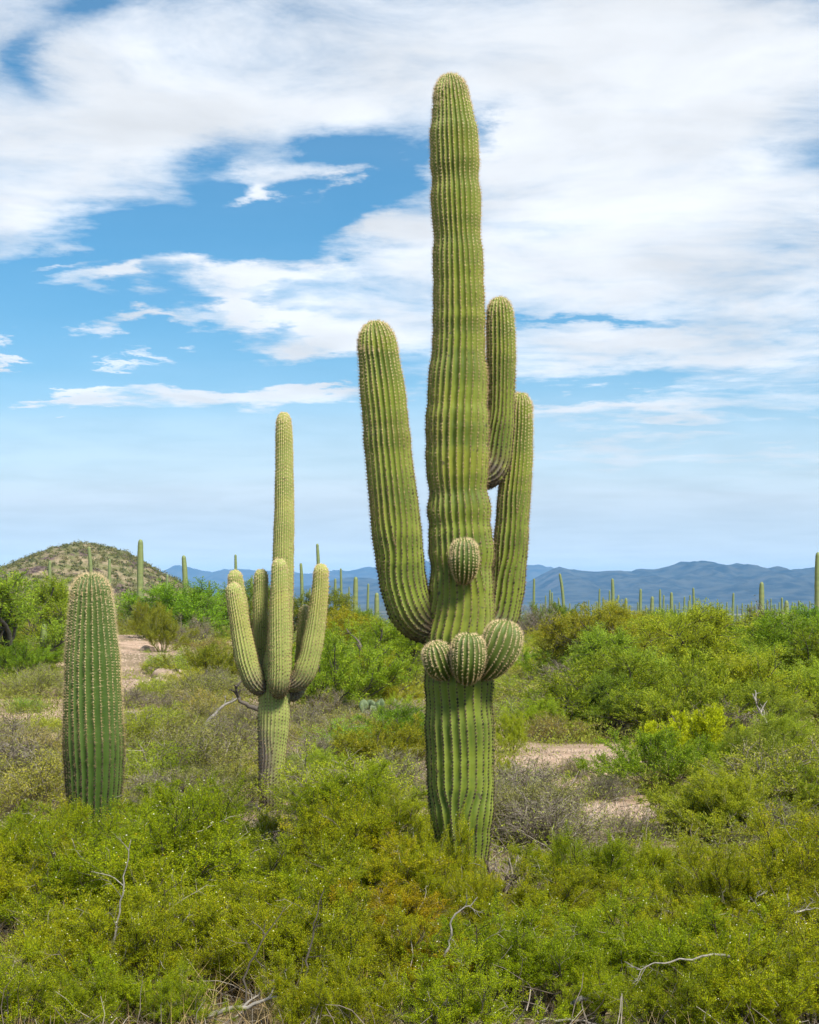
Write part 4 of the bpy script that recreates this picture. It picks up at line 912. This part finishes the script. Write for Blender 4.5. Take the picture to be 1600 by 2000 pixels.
limb('dead_branch', [(1487, 1852), (1484, 1815), (1498, 1805), (1482, 1785), (1478, 1765), (1484, 1742)], 8.1, .012, 'white forked branch standing up at lower right', seed=2)
limb('dead_branch', [(1518, 1830), (1524, 1805), (1545, 1785), (1570, 1778), (1602, 1775)], 8.0, .014, 'arching grey branch at the right edge', seed=3)
limb('dead_branch', [(868, 1870), (880, 1830), (890, 1785), (910, 1772), (933, 1752)], 7.6, .011, 'pale forked twig in front of the giant trunk foot', seed=4)
limb('fallen_branch', [(398, 1986), (448, 1972), (500, 1962), (532, 1944), (580, 1946)], 7.2, .022, 'grey fallen limb lying on the ground at bottom left of centre', seed=5, forks=1)
limb('dead_branch', [(590, 1968), (640, 1972), (720, 1974), (785, 1978)], 7.15, .010, 'thin straight dead stick at bottom centre', seed=6, forks=1)
limb('dead_branch', [(738, 1932), (700, 1944), (668, 1958)], 7.2, .014, 'short pale stick above the thin straight one', seed=7, forks=1)
limb('fallen_branch', [(1118, 1958), (1140, 1952), (1160, 1942), (1178, 1934)], 7.1, .020, 'splintered grey log at bottom right of centre', seed=8, forks=1)
limb('dead_branch', [(1060, 1996), (1100, 1990), (1150, 1996), (1200, 1994)], 7.05, .012, 'grey stick along the bottom edge right of centre', seed=9, forks=1)
limb('dead_branch', [(285, 1968), (310, 1980), (330, 1998), (352, 1985), (398, 1968)], 7.2, .014, 'crooked grey branch at the bottom edge left', seed=10)
limb('dead_branch', [(215, 1870), (230, 1810), (238, 1745), (246, 1690), (256, 1640)], 7.8, .010, 'tall pale stem rising through the left creosotes', seed=11)
limb('dead_branch', [(618, 1652), (640, 1640), (668, 1634), (700, 1632), (735, 1658), (748, 1672)], 10.6, .012, 'bleached arching twig above the middle creosotes', seed=12, forks=1)
limb('dead_branch', [(600, 1920), (606, 1850), (628, 1750), (634, 1735)], 7.3, .010, 'long black bare stem at bottom centre', 'dead branch', 'bark', 1, 13)
limb('dead_branch', [(478, 1990), (484, 1890), (510, 1845), (540, 1800), (558, 1770)], 7.25, .010, 'black curved stem left of the long black bare stem', 'dead branch', 'bark', 1, 14)
limb('dead_branch', [(1165, 1990), (1200, 1960), (1240, 1940), (1262, 1925)], 7.3, .010, 'dark bare twig cluster at the bottom right', 'dead branch', 'bark', 2, 15)
limb('fallen_branch', [(400, 1418), (430, 1385), (452, 1370), (470, 1362)], 22., .05, 'pale fallen limb left of the pale saguaro', seed=16, forks=1)
limb('fallen_branch', [(505, 1385), (485, 1378), (468, 1368), (462, 1340), (472, 1330)], 20., .055, 'dark crooked dead trunk beside the pale saguaro', 'dead branch', 'bark', 2, 17)
limb('dead_branch', [(1505, 1462), (1500, 1420), (1480, 1380), (1470, 1355)], 19.5, .035, 'pale forked limb of a thin tree at right', seed=18, forks=3)
limb('dead_branch', [(1570, 1255), (1545, 1240), (1520, 1210), (1500, 1195)], 38., .05, 'bare white limb leaning on the right skyline thicket', seed=19, forks=3)

def dried_stump():
    rng = np.random.default_rng(77); mb = MB()
    g = G(985, 10.2)
    p = np.stack([rng.uniform(-.10, .10, 42), rng.uniform(-.08, .08, 42), np.full(42, -.05)], -1); d = unit(np.c_[rng.normal(0, .16, (42, 2)), np.ones(42)])
    s1, r1 = sprout(rng, None, 0, 0, 0, (.22, .46), 6, .16, 0, .009, (p, d, np.ones(42))); tubes(mb, s1, r1, 4, .6)
    s2, r2 = sprout(rng, s1, 3, (.5, 1), (30, 90), (.06, .16), 4, .3, -.05, .004); tubes(mb, s2, r2, 3)
    o = link('dried_stump', mb.mesh('dried_stump', [M['twig_grey']]), None, g); tag(o, 'shaggy dried grey-brown stump at the right foot of the giant saguaro', 'dead plant')
dried_stump()

def stone_mat():
    m, k = material('granite boulder'); tc = k.node('ShaderNodeTexCoord').outputs['Object']; n = k.noise(tc, 4., 8, .65); n2 = k.noise(tc, 40., 3)
    c = k.ramp(n, [(.3, (.17, .12, .085)), (.55, (.36, .27, .20)), (.75, (.50, .41, .33))]); c = k.mix(k.mr(n2, .55, .7), c, (.14, .12, .10))
    out(k, principled(k, c, .9, .2, n, .6, .05)); return m
M['stone'] = stone_mat()
def boulder(seed, sx, sy, sz):
    rng = np.random.default_rng(seed); u = np.linspace(0, math.pi, 15); v = np.linspace(0, 2*math.pi, 25)[:-1]
    U, V_ = np.meshgrid(u, v, indexing='ij'); D = np.stack([np.sin(U)*np.cos(V_), np.sin(U)*np.sin(V_), np.cos(U)], -1)
    cuts = unit(rng.normal(size=(11, 3))); off = rng.uniform(.62, .9, 11)
    r = np.min(np.where(D@cuts.T > .05, off/np.maximum(D@cuts.T, .05), 9), -1); r = np.minimum(r, 1.05)
    r = r+.05*fbm(D[..., 0]*3+seed, D[..., 1]*3+D[..., 2]*2, 4, seed)
    P = D*r[..., None]*np.array([sx, sy, sz]); i = np.arange(15*24).reshape(15, 24); nx = np.roll(i, -1, 1)
    mb = MB(); mb.add(P.reshape(-1, 3), np.stack([i[:-1], i[1:], nx[1:], nx[:-1]], -1).reshape(-1, 4)); return mb.mesh('boulder', [M['stone']])
for i, (px, d, s, lab) in enumerate([(335, 35, .40, 'largest tan boulder on the sandy slope'), (352, 33.5, .32, 'flat pale boulder right of the largest slope boulder'), (318, 34.5, .22, 'small boulder left of the largest slope boulder'), (290, 44, .22, 'stone near the top of the sandy slope'),
    (368, 29, .30, 'pinkish rock below the slope boulders'), (300, 37.5, .18, 'stone on bare sand by the yellow shrub'), (104, 30, .26, 'pale stone under the left mesquite twigs'), (118, 32, .2, 'stone touching the stout saguaro outline'), (1075, 43, .3, 'pinkish stone above the small sandy gap'), (1105, 45, .25, 'pale stone beneath the leaning saguaro'), (382, 30.5, .2, 'small rock next to the pinkish rock')]):
    g = G(px, d); o = link('boulder', boulder(900+i, s*1.25, s, s*.75), None, g+Vector((0, 0, s*.2))); o.rotation_euler = (0, 0, i*1.3); tag(o, lab, 'rock', 'boulders on the slope')

# ------------------------------------------------------------------ ground cover (uncountable)
def cards(mb, rng, p, size, asp, rnd, up=.3, mat=0):
    n = len(p); d = unit(rng.normal(0, .6, (n, 3))+np.array([0, 0, up*2])); s = unit(np.cross(d, rng.normal(0, 1, (n, 3))))
    ln = (size*(.5+rng.random(n)))[:, None]; wd = ln*asp*.5
    V = np.stack([p, p+d*ln*.5+s*wd, p+d*ln, p+d*ln*.5-s*wd], 1).reshape(-1, 3)
    mb.add(V, np.arange(n*4).reshape(-1, 4), None, mat, np.repeat(rnd, 4))
def clumps(mb, rng, xy, hgt, wid, per, size, asp, base_z=None, mat=0, tone=None):
    n = len(xy); z0 = ground(xy[:, 0], xy[:, 1]) if base_z is None else base_z
    c = np.repeat(np.arange(n), per); N_ = len(c)
    d = unit(rng.normal(0, 1, (N_, 3))); d[:, 2] = np.abs(d[:, 2]); r = rng.random(N_)**.45
    lump = 1+.35*np.sin(d[:, 0]*7+c*2.1)*np.sin(d[:, 1]*6+c*1.3)
    p = np.stack([xy[c, 0]+d[:, 0]*r*lump*wid[c], xy[c, 1]+d[:, 1]*r*lump*wid[c], z0[c]+d[:, 2]*r*lump*hgt[c]], -1)
    t = rng.random(n) if tone is None else tone
    cards(mb, rng, p, size[c] if np.ndim(size) else size, asp, np.clip(t[c]*.75+.25*rng.random(N_), 0, 1), .3, mat)
cover_mat = leaf_mat('scrub cover', [(0, (0.115, 0.113, 0.034)), (.3, (0.178, 0.177, 0.039)), (.55, (0.189, 0.231, 0.022)), (.8, (0.283, 0.312, 0.030)), (1, (0.230, 0.194, 0.083))], .2)
rng = np.random.default_rng(90)
n = 4600
dd = 10.5+(75-10.5)*rng.random(n)**1.15; xx = (rng.uniform(-250, 1850, n)-800)/F*dd; xy = np.c_[xx, dd]
clear = CLEAR
keep = np.ones(n, bool)
for cx, cy, rx, ry in clear: keep &= ((xx-cx)/rx)**2+((dd-cy)/ry)**2 > 1

xy = xy[keep]; dd = dd[keep]; n = len(xy)
mb = MB(); hh = rng.uniform(.16, .55, n)*np.where(dd < 14, .8, 1.); clumps(mb, rng, xy, hh, hh*rng.uniform(.9, 1.7, n), 190, .014+.0013*dd, .24)
tag(link('undergrowth', mb.mesh('undergrowth', [cover_mat], False)), 'low olive and tan scrub covering the ground between the bushes', 'ground cover', kind='stuff')
far_leaf = leaf_mat('far scrub', [(0, (0.091, 0.116, 0.037)), (.4, (0.171, 0.201, 0.049)), (.75, (0.268, 0.293, 0.061)), (1, (0.317, 0.268, 0.122))], .15)
n = 1500; dd = 72+(430-72)*rng.random(n)**1.5; xx = (rng.uniform(-150, 1750, n)-800)/F*dd; ok = ~((xx < -45) & (dd > 285)); xx, dd = xx[ok], dd[ok]; n = len(xx)
mb = MB(); hh = rng.uniform(.5, 1.35, n)*np.clip(.6+dd/400, .7, 1.2); clumps(mb, rng, np.c_[xx, dd], hh, hh*rng.uniform(.7, 1.4, n), 210, .04+.0011*dd, .45)
tag(link('distant_scrub', mb.mesh('distant_scrub', [far_leaf], False)), 'band of far desert scrub thinning into the valley', 'scrub', kind='stuff')
hill_leaf = leaf_mat('hill scrub', [(0, (.085, .095, .035)), (.5, (.15, .155, .045)), (1, (.24, .20, .09))], .1)
n = 2600; xx = rng.uniform((-300-800)/F*HILL_D, (400-800)/F*HILL_D, n); dd = HILL_D+rng.uniform(-66, 8, n); zz = hill_z(xx, dd); ok = zz > ground(xx, dd)-.3; xx, dd, zz = xx[ok], dd[ok], zz[ok]; n = len(xx)
mb = MB(); hh = rng.uniform(.25, 1.1, n)**1.3; clumps(mb, rng, np.c_[xx, dd], hh, hh*rng.uniform(.8, 1.4, n), 60, .30, .6, zz-.1)
tag(link('hill_scrub', mb.mesh('hill_scrub', [hill_leaf], False)), 'olive scrub dotting the rocky hill', 'scrub', kind='stuff')

# dry grass and twig litter at the front
def blades(mb, rng, xy, per, L, w):
    n = len(xy)*per; c = np.repeat(np.arange(len(xy)), per); z0 = ground(xy[:, 0], xy[:, 1])
    b = np.c_[xy[c]+rng.normal(0, .05, (n, 2)), z0[c]]
    d = unit(np.c_[rng.normal(0, .45, (n, 2)), np.ones(n)]); ln = rng.uniform(*L, n)[:, None]; bend = np.c_[rng.normal(0, .3, (n, 2)), -np.abs(rng.normal(.12, .12, n))]
    s = unit(np.cross(d, rng.normal(0, 1, (n, 3))))*w*.5
    m1 = b+d*ln*.5; m2 = b+d*ln+bend*ln*.6
    V = np.stack([b-s, b+s, m1+s*.8, m1-s*.8, m2+s*.2, m2-s*.2], 1); o = np.arange(n)[:, None, None]*6
    mb.add(V.reshape(-1, 3), (np.array([[0, 1, 2, 3], [3, 2, 4, 5]])[None]+o).reshape(-1, 4), None, 0, np.repeat(rng.random(n), 6))
n = 170; dd = rng.uniform(6.4, 9.5, n); px = np.where(rng.random(n) < .5, rng.uniform(-60, 560, n), rng.uniform(-60, 1660, n)); xy = np.c_[(px-800)/F*dd, dd]
mb = MB(); blades(mb, rng, xy, 22, (.10, .42), .0035)
tag(link('dry_grass', mb.mesh('dry_grass', [M['straw']], False)), 'straw-coloured dry grass under the front creosotes', 'grass', kind='stuff')
n = 4200; dd = 6.4+8*rng.random(n)**2.; px = rng.uniform(-80, 1680, n); p0 = np.c_[(px-800)/F*dd, dd, np.zeros(n)]; p0[:, 2] = ground(p0[:, 0], p0[:, 1])+.01+.14*rng.random(n)**2
s1, r1 = sprout(rng, None, 0, 0, 0, (.10, .42), 5, .26, -.01, .0040, (p0, unit(np.c_[rng.normal(0, 1, (n, 2)), np.abs(rng.normal(.15, .35, n))]), np.ones(n)))
mb = MB(); tubes(mb, s1, r1, 4, .4, 0, rng.random(n)**.7, rng)
tag(link('twig_litter', mb.mesh('twig_litter', [M['twig_grey']])), 'grey fallen twigs littering the ground under the creosotes', 'litter', kind='stuff')
def gravel():
    n = 9000; k = rng.integers(0, len(clear)-1, n); c = np.array(clear)[k]; a = rng.uniform(0, 6.283, n); r = np.sqrt(rng.random(n))*1.15
    p = np.c_[c[:, 0]+np.cos(a)*r*c[:, 2], c[:, 1]+np.sin(a)*r*c[:, 3]]; z = ground(p[:, 0], p[:, 1])
    o = np.array([[1, 0, 0], [0, 1, 0], [-1, 0, 0], [0, -1, 0], [0, 0, .8]]); s = rng.uniform(.012, .05, n)**1.0
    V = np.c_[p, z-.004][:, None]+o[None]*s[:, None, None]*rng.uniform(.6, 1.4, (n, 5, 1))
    T = (np.array([[0, 1, 4], [1, 2, 4], [2, 3, 4], [3, 0, 4]])[None]+np.arange(n)[:, None, None]*5).reshape(-1, 3)
    mb = MB(); mb.add(V.reshape(-1, 3), None, T, 0, .5); tag(link('gravel', mb.mesh('gravel', [M['stone']], False)), 'loose pebbles on the bare sandy patches', 'gravel', kind='stuff')
gravel()

# ------------------------------------------------------------------ air
def haze():
    m, k = material('desert air')
    v = k.node('ShaderNodeVolumePrincipled')
    v.inputs['Color'].default_value = (.20, .54, 1., 1); v.inputs['Density'].default_value = HAZE_DENSITY; v.inputs['Anisotropy'].default_value = -.25
    k.l.new(v.outputs[0], k.node('ShaderNodeOutputMaterial').inputs['Volume'])
    x0, x1, y0, y1, z0, z1 = -9900, 9900, -9000, 12500, -60, 225
    V = [(x, y, z) for z in (z0, z1) for y in (y0, y1) for x in (x0, x1)]
    Q = [(0, 2, 3, 1), (4, 5, 7, 6), (0, 1, 5, 4), (2, 6, 7, 3), (0, 4, 6, 2), (1, 3, 7, 5)]
    mb = MB(); mb.add(V, Q); tag(link('haze', mb.mesh('haze', [m], False)), 'faint blue desert haze', 'haze', kind='stuff')
HAZE_DENSITY = 8.5e-5
haze()
